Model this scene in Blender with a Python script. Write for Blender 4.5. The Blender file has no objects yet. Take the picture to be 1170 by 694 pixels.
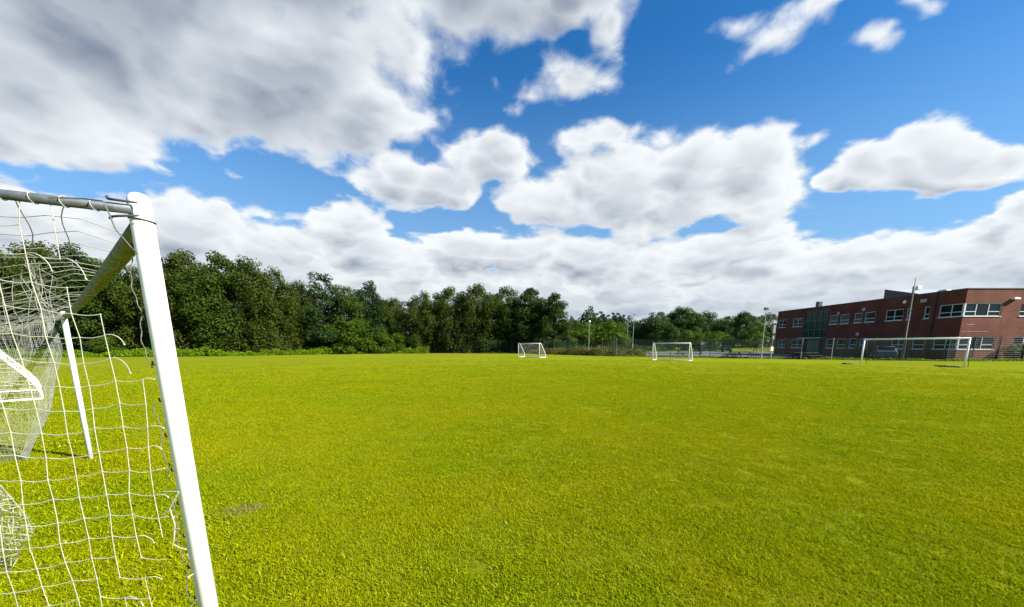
import bpy, bmesh, math, random
import numpy as np
from mathutils import Vector, Matrix

R = math.radians
scene = bpy.context.scene
col = scene.collection
PI = math.pi

# ------------------------------------------------------------------ camera
IW, IH = 1170.0, 694.0
F, PPX, PPY = 422.0, 585.0, 463.0
TH = math.atan(0.1635)
EYE = 1.65
CT, ST = math.cos(TH), math.sin(TH)

def ray(px, py):
    u = (px - PPX) / F
    v = (PPY - py) / F
    return Vector((u, CT + v * ST, -ST + v * CT))

def at(px, py, Y):
    """point of the sight line through a photo pixel at world depth Y"""
    d = ray(px, py)
    return Vector((0, 0, EYE)) + d * (Y / d.y)

def ground(px, py):
    d = ray(px, py)
    t = -EYE / d.z
    return Vector((d.x * t, d.y * t, 0))

cam_d = bpy.data.cameras.new('camera')
cam = bpy.data.objects.new('camera', cam_d)
col.objects.link(cam)
cam_d.sensor_width = 36
cam_d.lens = F / IW * 36
cam_d.shift_y = (PPY - IH / 2) / IW
cam_d.clip_start = 0.05
cam_d.clip_end = 6000
cam.location = (0, 0, EYE)
cam.rotation_euler = (PI / 2 - TH, 0, 0)
scene.camera = cam

# ------------------------------------------------------------------ light
SUN_EL, SUN_AZ = R(33), R(107)          # azimuth clockwise from +Y
S = Vector((math.sin(SUN_AZ) * math.cos(SUN_EL), math.cos(SUN_AZ) * math.cos(SUN_EL), math.sin(SUN_EL)))
sl = bpy.data.lights.new('sun', 'SUN')
sl.energy = 5.0
sl.angle = R(0.53)
sl.color = (1.0, 0.94, 0.83)
so = bpy.data.objects.new('sun', sl)
so.rotation_euler = (-S).to_track_quat('-Z', 'Y').to_euler()
so.location = (20, -20, 40)
col.objects.link(so)

vs = scene.view_settings
vs.view_transform = 'Standard'
vs.look = 'None'
vs.exposure = 1.5
vs.gamma = 1
vs.use_curve_mapping = False
scene.cycles.use_denoising = True
try:
    scene.cycles.denoiser = 'OPENIMAGEDENOISE'
except Exception:
    pass
scene.cycles.max_bounces = 6
scene.cycles.transparent_max_bounces = 12
scene.cycles.sample_clamp_indirect = 6

# ------------------------------------------------------------------ node helper
class NT:
    def __init__(s, tree):
        s.t = tree
    def n(s, typ, ins=None, **kw):
        nd = s.t.nodes.new(typ)
        for k, v in kw.items():
            setattr(nd, k, v)
        if ins:
            for k, v in ins.items():
                sock = nd.inputs[k]
                if isinstance(v, bpy.types.NodeSocket):
                    s.t.links.new(v, sock)
                elif isinstance(v, bpy.types.Node):
                    s.t.links.new(v.outputs[0], sock)
                else:
                    sock.default_value = v
        return nd
    def m(s, op, a, b=0.0, c=None, clamp=False):
        ins = {0: a, 1: b}
        if c is not None:
            ins[2] = c
        return s.n('ShaderNodeMath', ins, operation=op, use_clamp=clamp).outputs[0]
    def mix(s, fac, a, b):
        nd = s.n('ShaderNodeMix', None, data_type='RGBA')
        for k, v in ((0, fac), (6, a), (7, b)):
            if isinstance(v, bpy.types.NodeSocket):
                s.t.links.new(v, nd.inputs[k])
            elif isinstance(v, (tuple, list)):
                nd.inputs[k].default_value = (*v, 1) if len(v) == 3 else v
            else:
                nd.inputs[k].default_value = v
        return nd.outputs[2]
    def ss(s, x, a, b, lo=0.0, hi=1.0):
        return s.n('ShaderNodeMapRange', {0: x, 1: a, 2: b, 3: lo, 4: hi}, interpolation_type='SMOOTHSTEP').outputs[0]

def rgb(h):
    """sRGB 0-255 -> linear"""
    return tuple((c / 255 / 12.92) if c / 255 <= 0.04045 else ((c / 255 + 0.055) / 1.055) ** 2.4 for c in h)

# ------------------------------------------------------------------ world
world = bpy.data.worlds.new('World')
scene.world = world
world.use_nodes = True
wt = world.node_tree
wt.nodes.clear()
N = NT(wt)

# clouds stand on the sky dome: centre, half-axes and tilt of each heap, as directions
def azel(px, py):
    d = ray(px, py).normalized()
    return math.atan2(d.x, d.y), math.asin(d.z)

CL = [  # px, py, rx, ry, tilt, fullness
    (110, 40, 330, 115, 0, 1.4), (330, 80, 160, 90, -10, 1.2), (60, 82, 280, 78, 0, 1.45), (230, 90, 160, 60, 0, 1.3), (540, 0, 160, 62, 6, 1.05), (660, -4, 90, 40, 0, 0.9), (704, 28, 54, 72, 0, 0.55),
    (425, 125, 80, 50, 0, 0.85), (250, -60, 420, 100, 0, 1.3), (460, 60, 120, 80, 0, 0.95),
    (608, 110, 100, 40, 0, 0.34), (652, 92, 92, 58, 0, 0.38), (702, 98, 70, 52, 0, 0.36),
    (830, 32, 130, 48, 6, 0.36), (892, 32, 122, 68, 8, 0.42), (945, 0, 130, 44, 16, 0.36), (988, 52, 58, 44, 0, 0.36), (1040, 8, 56, 26, 0, 0.45),
    (60, 274, 230, 58, 0, 1.05), (215, 270, 120, 48, 0, 1.05), (320, 296, 160, 44, 0, 1.05), (395, 260, 66, 32, 0, 0.95), (440, 284, 80, 32, 0, 1.0),
    (452, 207, 54, 36, 0, 1.0), (505, 212, 60, 32, 0, 1.0), (572, 180, 46, 34, 0, 1.0), (540, 188, 46, 28, 0, 0.95),
    (640, 230, 80, 44, 0, 1.0), (730, 215, 115, 54, 0, 1.0), (800, 190, 84, 48, 0, 1.0), (872, 186, 68, 52, 10, 1.0), (672, 160, 76, 36, 0, 0.52), (850, 235, 84, 28, 0, 0.9),
    (950, 210, 44, 26, 0, 0.8), (1010, 190, 74, 38, 8, 0.95), (1075, 168, 54, 46, 0, 1.0), (1090, 196, 74, 34, 0, 1.0), (1140, 190, 46, 22, 0, 0.85),
    (1165, 240, 54, 32, 0, 1.0),
    (560, 290, 130, 30, 0, 1.05), (690, 300, 130, 36, 0, 1.05), (850, 290, 105, 30, 0, 1.05), (950, 300, 95, 28, 0, 1.0), (1080, 290, 140, 36, 0, 1.05), (1200, 290, 120, 40, 0, 1.05),
    (480, 305, 130, 30, 0, 0.85), (740, 260, 90, 24, 0, 0.8),
    (600, 345, 460, 50, 0, 1.1), (1000, 342, 330, 50, 0, 1.1), (250, 335, 360, 50, 0, 1.1), (585, 385, 900, 40, 0, 1.2),
]
def extra_clouds():
    rnd = random.Random(4)
    out = []
    for k in range(12):      # the rest of the sky, behind the photographer
        out.append((rnd.uniform(1.5, 4.9), rnd.uniform(0.15, 0.8), rnd.uniform(0.15, 0.35), rnd.uniform(0.06, 0.14), 0, 1.0))
    return out

def cloud_group():
    g = bpy.data.node_groups.new('cloud_density', 'ShaderNodeTree')
    g.interface.new_socket('p', in_out='INPUT', socket_type='NodeSocketVector')
    g.interface.new_socket('d', in_out='OUTPUT', socket_type='NodeSocketFloat')
    g.interface.new_socket('m', in_out='OUTPUT', socket_type='NodeSocketFloat')
    G = NT(g)
    gi = G.n('NodeGroupInput').outputs[0]
    go = G.n('NodeGroupOutput')
    sp = G.n('ShaderNodeSeparateXYZ', {0: gi})
    # noise space: a flat layer overhead, so the clouds grow finer towards the horizon
    az_, el_ = sp.outputs[0], sp.outputs[1]
    ce, se = G.m('COSINE', el_), G.m('SINE', el_)
    den = G.m('ADD', G.m('MAXIMUM', se, 0.0), 0.28)
    kk = G.m('DIVIDE', ce, den)
    nv = G.n('ShaderNodeCombineXYZ', {0: G.m('MULTIPLY', G.m('SINE', az_), kk), 1: G.m('MULTIPLY', G.m('COSINE', az_), kk), 2: 3.7}).outputs[0]
    warp = G.n('ShaderNodeTexNoise', {'Vector': nv, 'Scale': 2.6, 'Detail': 4.0, 'Roughness': 0.55}).outputs['Color']
    w0 = G.n('ShaderNodeVectorMath', {0: warp, 1: (0.5, 0.5, 0.5)}, operation='SUBTRACT').outputs[0]
    w1 = G.n('ShaderNodeVectorMath', {0: w0, 1: (0.15, 0.085, 0.0)}, operation='MULTIPLY').outputs[0]
    pw = G.n('ShaderNodeVectorMath', {0: gi, 1: w1}, operation='ADD').outputs[0]
    pf = G.n('ShaderNodeVectorMath', {0: pw, 1: (1, 1, 0)}, operation='MULTIPLY').outputs[0]
    cur = None
    items = []
    for (px, py, rx, ry, tl, wt_) in CL:
        a, e = azel(px, py)
        a1, e1 = azel(px + 10, py); a2, e2 = azel(px - 10, py)
        b1, f1 = azel(px, py + 10); b2, f2 = azel(px, py - 10)
        sx = math.hypot(a1 - a2, (e1 - e2)) / 20 * rx
        sy = abs(f1 - f2) / 20 * ry
        tilt = math.atan2(e1 - e2, a1 - a2) + R(tl)
        items.append((a, e, sx, sy, tilt, wt_))
    items += extra_clouds()
    for (a, e, sx, sy, tilt, wt_) in items:
        pin = pf if cur is None else G.n('ShaderNodeVectorMath', {0: cur, 1: (1e-7, 1e-7, 0), 2: pf}, operation='MULTIPLY_ADD').outputs[0]
        mp = G.n('ShaderNodeMapping', {'Vector': pin, 'Location': (a, e, 0), 'Rotation': (0, 0, tilt), 'Scale': (sx, sy, 1)}, vector_type='TEXTURE').outputs[0]
        ln = G.n('ShaderNodeVectorMath', {0: mp}, operation='LENGTH').outputs['Value']
        if wt_ != 1.0:
            ln = G.m('ADD', ln, 1.0 - wt_)
        cur = ln if cur is None else G.m('SMOOTH_MIN', cur, ln, 0.25)
    M = G.m('SUBTRACT', 1.0, cur)
    Mu = G.m('MAXIMUM', M, -1.2)
    M = G.m('MINIMUM', Mu, 0.75)
    # rounded heaps: smooth cells in two sizes, bent by noise, with a little fine noise at the rim
    nw = G.n('ShaderNodeVectorMath', {0: w0, 1: (0.42, 0.42, 0.0), 2: nv}, operation='MULTIPLY_ADD').outputs[0]
    v1 = G.n('ShaderNodeTexVoronoi', {'Vector': nw, 'Scale': 4.2, 'Smoothness': 0.55}, voronoi_dimensions='2D', feature='SMOOTH_F1').outputs['Distance']
    v2 = G.n('ShaderNodeTexVoronoi', {'Vector': nw, 'Scale': 10.5, 'Smoothness': 0.5}, voronoi_dimensions='2D', feature='SMOOTH_F1').outputs['Distance']
    puff = G.m('ADD', G.m('MULTIPLY', G.m('SUBTRACT', 0.40, v1), 1.15), G.m('MULTIPLY', G.m('SUBTRACT', 0.40, v2), 0.62))
    big = G.n('ShaderNodeTexNoise', {'Vector': nv, 'Scale': 3.6, 'Detail': 3.0, 'Roughness': 0.5}).outputs[0]
    fine = G.n('ShaderNodeTexNoise', {'Vector': nv, 'Scale': 15.0, 'Detail': 5.0, 'Roughness': 0.6, 'Distortion': 0.4}).outputs[0]
    lowf = G.m('ADD', puff, G.m('MULTIPLY', G.m('SUBTRACT', big, 0.5), 1.3))
    fb = G.m('ADD', lowf, G.m('MULTIPLY', G.m('SUBTRACT', fine, 0.5), G.m('MULTIPLY_ADD', se, 1.7, 0.35)))
    D = G.m('ADD', G.m('MULTIPLY', M, 1.45), G.m('MULTIPLY', fb, 0.74))
    g.links.new(D, go.inputs[0])
    g.links.new(G.m('ADD', Mu, G.m('MULTIPLY', lowf, 0.75)), go.inputs[1])
    return g

tc = N.n('ShaderNodeTexCoord').outputs['Generated']
nrm = N.n('ShaderNodeVectorMath', {0: tc}, operation='NORMALIZE').outputs[0]
sx = N.n('ShaderNodeSeparateXYZ', {0: nrm})
az = N.m('ARCTAN2', sx.outputs[0], sx.outputs[1])
el = N.m('ARCSINE', sx.outputs[2])
p0 = N.n('ShaderNodeCombineXYZ', {0: az, 1: el, 2: 0.0}).outputs[0]
p1 = N.n('ShaderNodeVectorMath', {0: p0, 1: (0.022, 0.034, 0.0)}, operation='ADD').outputs[0]
grp = cloud_group()
g0 = N.n('ShaderNodeGroup', {0: p0}, node_tree=None) if False else wt.nodes.new('ShaderNodeGroup')
g0.node_tree = grp
wt.links.new(p0, g0.inputs[0])
g1 = wt.nodes.new('ShaderNodeGroup')
g1.node_tree = grp
wt.links.new(p1, g1.inputs[0])
D0, D1 = g0.outputs[0], g1.outputs[0]

sky = N.n('ShaderNodeTexSky', sky_type='NISHITA', sun_disc=False, sun_elevation=SUN_EL, sun_rotation=SUN_AZ,
          altitude=0, air_density=1.0, dust_density=0.4, ozone_density=2.5)
sky.sun_intensity = 1
SKYTINT = (0.22, 0.80, 1.25)
skc = N.n('ShaderNodeVectorMath', {0: sky.outputs[0], 1: SKYTINT}, operation='MULTIPLY').outputs[0]
skc = N.mix(N.ss(el, 0.62, 0.0, 0.0, 0.8), skc, (2.7, 4.3, 6.0))

M0, M1 = g0.outputs[1], g1.outputs[1]
under = N.ss(el, 0.28, 0.66)
alpha = N.ss(D0, -0.06, N.m('MULTIPLY_ADD', under, 0.34, 0.36))
thick = N.ss(M0, 0.15, 1.25)
slope = N.m('SUBTRACT', D0, D1)
slopem = N.m('SUBTRACT', M0, M1)
body = N.ss(D0, 0.05, 0.5)
lit = N.m('ADD', 0.85, N.m('MULTIPLY', N.m('ADD', N.m('MULTIPLY', slope, 0.16), N.m('MULTIPLY', slopem, 0.50)), body), clamp=True)
# a high sheet is seen from below, so its thick middle is grey
dark = N.m('MULTIPLY', thick, N.m('MULTIPLY_ADD', under, 0.52, 0.36))
lit2 = N.m('SUBTRACT', lit, dark, clamp=True)
GREY = (1.65, 2.02, 2.75)
WHITE = (6.7, 7.0, 7.2)
ccol = N.mix(lit2, (*GREY, 1), (*WHITE, 1))
# far clouds pale towards the horizon
hz = N.ss(el, 0.16, 0.01, 0.0, 0.55)
ccol = N.mix(hz, ccol, (3.5, 4.25, 5.1, 1))
sel = N.mix(alpha, skc, ccol)
below = N.ss(el, -0.02, -0.08)
sel = N.mix(below, sel, (1.2, 1.4, 1.0, 1))
bg = N.n('ShaderNodeBackground', {0: sel, 1: 0.05})
wo = N.n('ShaderNodeOutputWorld', {0: bg})
world.cycles.sampling_method = 'MANUAL'
world.cycles.sample_map_resolution = 512

# ------------------------------------------------------------------ materials
def mat(name):
    m = bpy.data.materials.new(name)
    m.use_nodes = True
    m.node_tree.nodes.clear()
    return m, NT(m.node_tree)

def principled(name, color, rough=0.6, metal=0.0, var=0.0, vscale=8.0, bump=0.0, bscale=30.0, spec=0.5):
    m, n = mat(name)
    c = (*color, 1)
    if var:
        tx = n.n('ShaderNodeTexCoord').outputs['Object']
        nz = n.n('ShaderNodeTexNoise', {'Vector': tx, 'Scale': vscale, 'Detail': 5.0, 'Roughness': 0.6}).outputs[0]
        f = n.ss(nz, 0.3, 0.7)
        lo = tuple(x * (1 - var) for x in color)
        hi = tuple(min(1, x * (1 + var)) for x in color)
        c = n.mix(f, lo, hi)
    b = n.n('ShaderNodeBsdfPrincipled', {'Base Color': c, 'Roughness': rough, 'Metallic': metal, 'Specular IOR Level': spec})
    if bump:
        tx = n.n('ShaderNodeTexCoord').outputs['Object']
        nz = n.n('ShaderNodeTexNoise', {'Vector': tx, 'Scale': bscale, 'Detail': 4.0}).outputs[0]
        bp = n.n('ShaderNodeBump', {'Height': nz, 'Strength': bump, 'Distance': 0.02})
        m.node_tree.links.new(bp.outputs[0], b.inputs['Normal'])
    n.n('ShaderNodeOutputMaterial', {0: b})
    return m

def leaf_mat(name, c0, c1, trans=0.34, rough=0.6):
    m, n = mat(name)
    ri = n.n('ShaderNodeNewGeometry').outputs['Random Per Island']
    oi = n.n('ShaderNodeObjectInfo').outputs['Random']
    f = n.m('ADD', n.m('MULTIPLY', ri, 0.75), n.m('MULTIPLY', oi, 0.35), clamp=True)
    c = n.mix(f, c0, c1)
    d = n.n('ShaderNodeBsdfPrincipled', {'Base Color': c, 'Roughness': rough, 'Specular IOR Level': 0.12})
    t = n.n('ShaderNodeBsdfTranslucent', {0: n.mix(0.5, c, tuple(x * 1.2 for x in c1))})
    s = n.n('ShaderNodeMixShader', {0: trans, 1: d, 2: t})
    n.n('ShaderNodeOutputMaterial', {0: s})
    return m

M = {}
M['white_paint'] = principled('white_paint', (0.80, 0.80, 0.78), 0.35, var=0.05, vscale=14)
M['galvanised'] = principled('galvanised_steel', (0.07, 0.082, 0.095), 0.55, metal=0.2, var=0.3, vscale=30)
M['black_strap'] = principled('dark_strap', (0.03, 0.03, 0.03), 0.6)
M['net'] = principled('white_cord', (0.32, 0.32, 0.25), 0.8, var=0.2, vscale=20)
M['net_old'] = principled('weathered_cord', (0.24, 0.25, 0.22), 0.9, var=0.25, vscale=6)
M['cord_dark'] = principled('grey_cord', (0.10, 0.10, 0.09), 0.85)
M['fence_green'] = principled('green_powder_coat', (0.012, 0.045, 0.028), 0.5)
M['fence_post'] = principled('green_post', (0.02, 0.05, 0.035), 0.5)
M['pole_grey'] = principled('pole_galvanised', (0.26, 0.27, 0.26), 0.6, metal=0.1, var=0.15)
M['glass'] = principled('window_glass', (0.010, 0.012, 0.015), 0.08, spec=0.32)
M['green_glass'] = principled('green_glass', (0.006, 0.030, 0.020), 0.2, spec=0.25)
M['window_frame'] = principled('window_frame_white', (0.55, 0.56, 0.55), 0.5)
M['coping'] = principled('coping_metal', (0.05, 0.05, 0.055), 0.5)
M['roof'] = principled('roof_felt', (0.16, 0.17, 0.18), 0.8, var=0.2, vscale=1)
M['roof_sheet'] = principled('roof_sheet', (0.35, 0.38, 0.42), 0.45, metal=0.2)
M['dark_wood'] = principled('dark_recycled_plastic', (0.025, 0.02, 0.016), 0.7, var=0.3)
M['black'] = principled('black_rubber', (0.015, 0.015, 0.016), 0.8)
M['bark'] = principled('bark', (0.06, 0.05, 0.038), 0.9, var=0.4, vscale=3, bump=0.4, bscale=6)
M['lamp_white'] = principled('lamp_cover', (0.75, 0.75, 0.72), 0.4)
M['pink_cover'] = principled('bell_cover', (0.45, 0.28, 0.28), 0.5)
M['car_silver'] = principled('car_paint_silver', (0.055, 0.065, 0.08), 0.55)
M['car_dark'] = principled('car_paint_dark', (0.010, 0.010, 0.012), 0.6, spec=0.1)
M['tyre'] = principled('tyre', (0.02, 0.02, 0.02), 0.85)
M['alloy'] = principled('alloy', (0.5, 0.5, 0.5), 0.35, metal=0.8)
M['red_lens'] = principled('tail_lens', (0.25, 0.01, 0.01), 0.25)
M['clear_lens'] = principled('head_lens', (0.6, 0.62, 0.62), 0.15)
M['shed'] = principled('grey_sheet', (0.30, 0.32, 0.33), 0.6, var=0.15, vscale=2)
M['teal_sheet'] = principled('green_netting', (0.02, 0.09, 0.06), 0.8, var=0.2, vscale=1)

def algae_mat():
    m, n = mat('algae_stained_white')
    tx = n.n('ShaderNodeTexCoord').outputs['Object']
    nz = n.n('ShaderNodeTexNoise', {'Vector': tx, 'Scale': 9.0, 'Detail': 6.0, 'Roughness': 0.65}).outputs[0]
    n2 = n.n('ShaderNodeTexNoise', {'Vector': tx, 'Scale': 40.0, 'Detail': 4.0}).outputs[0]
    ao = n.n('ShaderNodeAttribute', attribute_name='algae').outputs['Fac']
    f = n.ss(n.m('ADD', n.m('MULTIPLY', nz, 0.8), n.m('MULTIPLY', ao, 0.75)), 0.62, 0.95)
    al = n.mix(n.ss(nz, 0.4, 0.65), (0.12, 0.14, 0.018), (0.065, 0.055, 0.020))
    al = n.mix(n.ss(n2, 0.45, 0.7), al, (0.20, 0.22, 0.06))
    c = n.mix(f, (0.72, 0.72, 0.68), al)
    b = n.n('ShaderNodeBsdfPrincipled', {'Base Color': c, 'Roughness': 0.7})
    n.n('ShaderNodeOutputMaterial', {0: b})
    return m
M['algae'] = algae_mat()

def brick_mat(name, c1, c2, mortar):
    m, n = mat(name)
    tx = n.n('ShaderNodeTexCoord').outputs['Object']
    sp = n.n('ShaderNodeSeparateXYZ', {0: tx})
    uv = n.n('ShaderNodeCombineXYZ', {0: n.m('ADD', sp.outputs[0], sp.outputs[1]), 1: sp.outputs[2], 2: 0.0}).outputs[0]
    br = n.n('ShaderNodeTexBrick', {'Vector': uv, 'Color1': (*c1, 1), 'Color2': (*c2, 1), 'Mortar': (*mortar, 1), 'Scale': 1.0,
                                    'Mortar Size': 0.008, 'Brick Width': 0.225, 'Row Height': 0.075, 'Bias': 0.0})
    nz = n.n('ShaderNodeTexNoise', {'Vector': tx, 'Scale': 0.6, 'Detail': 5.0}).outputs[0]
    v = n.ss(nz, 0.3, 0.7, 0.8, 1.18)
    cc = n.n('ShaderNodeVectorMath', {0: br.outputs[0], 1: v}, operation='MULTIPLY').outputs[0]
    b = n.n('ShaderNodeBsdfPrincipled', {'Base Color': cc, 'Roughness': 0.85, 'Specular IOR Level': 0.2})
    n.n('ShaderNodeOutputMaterial', {0: b})
    return m
M['brick'] = brick_mat('red_brick', (0.175, 0.046, 0.024), (0.105, 0.027, 0.016), (0.09, 0.052, 0.04))

def grass_ground(name, cols, far=True, scale=1.0):
    """cols: dark, mid, light, straw"""
    m, n = mat(name)
    tx = n.n('ShaderNodeTexCoord').outputs['Object']
    big = n.n('ShaderNodeTexNoise', {'Vector': tx, 'Scale': 0.12 * scale, 'Detail': 5.0, 'Roughness': 0.55}).outputs[0]
    mid = n.n('ShaderNodeTexNoise', {'Vector': tx, 'Scale': 1.3 * scale, 'Detail': 6.0, 'Roughness': 0.65}).outputs[0]
    fin = n.n('ShaderNodeTexNoise', {'Vector': tx, 'Scale': 22.0, 'Detail': 6.0, 'Roughness': 0.75}).outputs[0]
    c = n.mix(n.ss(mid, 0.32, 0.68), cols[0], cols[1])
    c = n.mix(n.ss(big, 0.35, 0.7), c, cols[2])
    c = n.mix(n.ss(fin, 0.58, 0.78, 0, 0.55), c, cols[3])
    c = n.mix(n.ss(fin, 0.45, 0.25, 0, 0.5), c, tuple(x * 0.55 for x in cols[0]))
    b = n.n('ShaderNodeBsdfPrincipled', {'Base Color': c, 'Roughness': 0.95, 'Specular IOR Level': 0.0})
    hgt = n.m('ADD', n.m('MULTIPLY', mid, 0.7), n.m('MULTIPLY', fin, 0.5))
    bp = n.n('ShaderNodeBump', {'Height': hgt, 'Strength': 0.5, 'Distance': 0.05})
    m.node_tree.links.new(bp.outputs[0], b.inputs['Normal'])
    n.n('ShaderNodeOutputMaterial', {0: b})
    return m
M['pitch'] = grass_ground('mown_grass', [(0.118, 0.145, 0.006), (0.150, 0.174, 0.008), (0.162, 0.180, 0.010), (0.205, 0.212, 0.016)])
M['rough'] = grass_ground('rough_grass', [(0.07, 0.09, 0.015), (0.10, 0.115, 0.02), (0.11, 0.11, 0.025), (0.16, 0.14, 0.05)])
M['lawn'] = grass_ground('lawn', [(0.11, 0.15, 0.02), (0.13, 0.17, 0.02), (0.14, 0.17, 0.02), (0.18, 0.19, 0.03)])

def blade_mat():
    m, n = mat('grass_blade')
    ri = n.n('ShaderNodeNewGeometry').outputs['Random Per Island']
    at_ = n.n('ShaderNodeAttribute', attribute_name='hue', attribute_type='INSTANCER').outputs['Fac']
    c = n.mix(n.ss(ri, 0.0, 1.0), (0.095, 0.160, 0.0005), (0.315, 0.365, 0.003))
    c = n.mix(n.m('MULTIPLY', at_, 0.75), c, (0.295, 0.295, 0.002))
    c = n.mix(n.ss(ri, 0.90, 0.98, 0, 0.8), c, (0.48, 0.46, 0.10))
    d = n.n('ShaderNodeBsdfPrincipled', {'Base Color': c, 'Roughness': 0.9, 'Specular IOR Level': 0.0})
    t = n.n('ShaderNodeBsdfTranslucent', {0: c})
    s = n.n('ShaderNodeMixShader', {0: 0.35, 1: d, 2: t})
    n.n('ShaderNodeOutputMaterial', {0: s})
    return m
M['blade'] = blade_mat()

def soil_mat():
    m, n = mat('worn_soil')
    tx = n.n('ShaderNodeTexCoord').outputs['Object']
    nz = n.n('ShaderNodeTexNoise', {'Vector': tx, 'Scale': 18.0, 'Detail': 6.0}).outputs[0]
    c = n.mix(n.ss(nz, 0.35, 0.65), (0.075, 0.052, 0.012), (0.150, 0.110, 0.022))
    n.n('ShaderNodeOutputMaterial', {0: n.n('ShaderNodeBsdfPrincipled', {'Base Color': c, 'Roughness': 0.95})})
    return m
M['soil'] = soil_mat()
M['asphalt'] = principled('asphalt', (0.08, 0.08, 0.084), 0.9, var=0.25, vscale=1.2, bump=0.2)
M['kerb'] = principled('kerb_concrete', (0.28, 0.27, 0.25), 0.85, var=0.15, vscale=3)
M['line'] = principled('road_paint', (0.6, 0.6, 0.58), 0.7)

LF = {
    'birch': leaf_mat('leaf_birch', (0.0265, 0.0442, 0.0043), (0.0632, 0.0862, 0.0102)),
    'broad': leaf_mat('leaf_broad', (0.0196, 0.0442, 0.0034), (0.0508, 0.0840, 0.0085)),
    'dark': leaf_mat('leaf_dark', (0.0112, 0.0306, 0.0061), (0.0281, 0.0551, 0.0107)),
    'cone': leaf_mat('leaf_cone', (0.0150, 0.0326, 0.0046), (0.0411, 0.0673, 0.0107)),
    'shrub': leaf_mat('leaf_shrub', (0.0319, 0.0663, 0.0034), (0.0744, 0.1216, 0.0068)),
    'poplar': leaf_mat('leaf_poplar', (0.0204, 0.0391, 0.0255), (0.0340, 0.0561, 0.0357)),  # bluish cast puts the haze of distance into the leaf colour
    'young': leaf_mat('leaf_young', (0.0420, 0.0978, 0.0051), (0.0842, 0.1466, 0.0102)),
    'far': leaf_mat('leaf_far', (0.0204, 0.0486, 0.0085), (0.0490, 0.0928, 0.0153)),
    'weed': leaf_mat('leaf_weed', (0.072, 0.140, 0.002), (0.135, 0.215, 0.006)),
    'scrub': leaf_mat('leaf_scrub', (0.060, 0.085, 0.010), (0.135, 0.120, 0.030)),
}

# ------------------------------------------------------------------ object helpers
def link(name, me, m=None, parent=None, loc=(0, 0, 0), rotz=0.0):
    o = bpy.data.objects.new(name, me)
    o.location = loc
    o.rotation_euler = (0, 0, rotz)
    col.objects.link(o)
    if m is not None and me is not None:
        me.materials.append(m)
    if parent is not None:
        o.parent = parent
    return o

def obj(name, bm, m, parent=None, smooth=False, loc=(0, 0, 0), rotz=0.0):
    me = bpy.data.meshes.new(name)
    bmesh.ops.recalc_face_normals(bm, faces=bm.faces[:])
    if smooth:
        for f in bm.faces:
            f.smooth = True
    bm.to_mesh(me)
    bm.free()
    return link(name, me, m, parent, loc, rotz)

def tag(o, label=None, cat=None, group=None, kind=None):
    if label: o['label'] = label
    if cat: o['category'] = cat
    if group: o['group'] = group
    if kind: o['kind'] = kind
    return o

def thing(name, label, cat, loc=(0, 0, 0), rotz=0.0, group=None):
    o = bpy.data.objects.new(name, None)
    o.empty_display_size = 0.3
    o.location = loc
    o.rotation_euler = (0, 0, rotz)
    col.objects.link(o)
    return tag(o, label, cat, group)

def dup(root, loc, rotz, label, scale=None, group=None):
    def cp(o, parent):
        c = o.copy()
        col.objects.link(c)
        if parent is not None:
            c.parent = parent
        for ch in o.children:
            if ch.name in done:
                continue
            cp(ch, c)
        return c
    done = set()
    kids = list(root.children)
    r = root.copy()
    col.objects.link(r)
    for ch in kids:
        cp(ch, r)
    r.location = loc
    r.rotation_euler = (0, 0, rotz)
    if scale is not None:
        r.scale = scale
    r['label'] = label
    if group:
        r['group'] = group
    return r

def box(bm, x0, x1, y0, y1, z0, z1, bev=0.0):
    mtx = Matrix.Translation(((x0 + x1) / 2, (y0 + y1) / 2, (z0 + z1) / 2)) @ Matrix.Diagonal((abs(x1 - x0), abs(y1 - y0), abs(z1 - z0), 1))
    r = bmesh.ops.create_cube(bm, size=1.0, matrix=mtx)
    if bev:
        es = list({e for v in r['verts'] for e in v.link_edges})
        bmesh.ops.bevel(bm, geom=es, offset=bev, segments=2, affect='EDGES', profile=0.5)

def tube(bm, pts, r, seg=8, cap=True):
    """a tube through points; r is one radius or one per point"""
    pts = [Vector(p) for p in pts]
    n = len(pts)
    rs = r if isinstance(r, (list, tuple)) else [r] * n
    rings = []
    up = None
    for i in range(n):
        t = (pts[min(i + 1, n - 1)] - pts[max(i - 1, 0)])
        if t.length < 1e-9:
            t = Vector((0, 0, 1))
        t.normalize()
        if up is None:
            a = Vector((0, 0, 1)) if abs(t.z) < 0.9 else Vector((1, 0, 0))
            up = (a - t * a.dot(t)).normalized()
        else:
            up = up - t * up.dot(t)
            if up.length < 1e-6:
                up = t.orthogonal()
            up.normalize()
        s = t.cross(up)
        rings.append([bm.verts.new(pts[i] + (up * math.cos(2 * PI * k / seg) + s * math.sin(2 * PI * k / seg)) * rs[i]) for k in range(seg)])
    for i in range(n - 1):
        a, b = rings[i], rings[i + 1]
        for k in range(seg):
            bm.faces.new((a[k], a[(k + 1) % seg], b[(k + 1) % seg], b[k]))
    if cap:
        bm.faces.new(rings[0][::-1])
        bm.faces.new(rings[-1])

def np_mesh(name, verts, faces_flat, k):
    """mesh from numpy arrays of k-gons"""
    me = bpy.data.meshes.new(name)
    nf = len(faces_flat) // k
    me.vertices.add(len(verts))
    me.vertices.foreach_set('co', verts.astype(np.float32).ravel())
    me.loops.add(len(faces_flat))
    me.loops.foreach_set('vertex_index', faces_flat.astype(np.int32))
    me.polygons.add(nf)
    me.polygons.foreach_set('loop_start', np.arange(0, nf * k, k, dtype=np.int32))
    me.polygons.foreach_set('loop_total', np.full(nf, k, dtype=np.int32))
    me.update(calc_edges=True)
    return me

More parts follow.
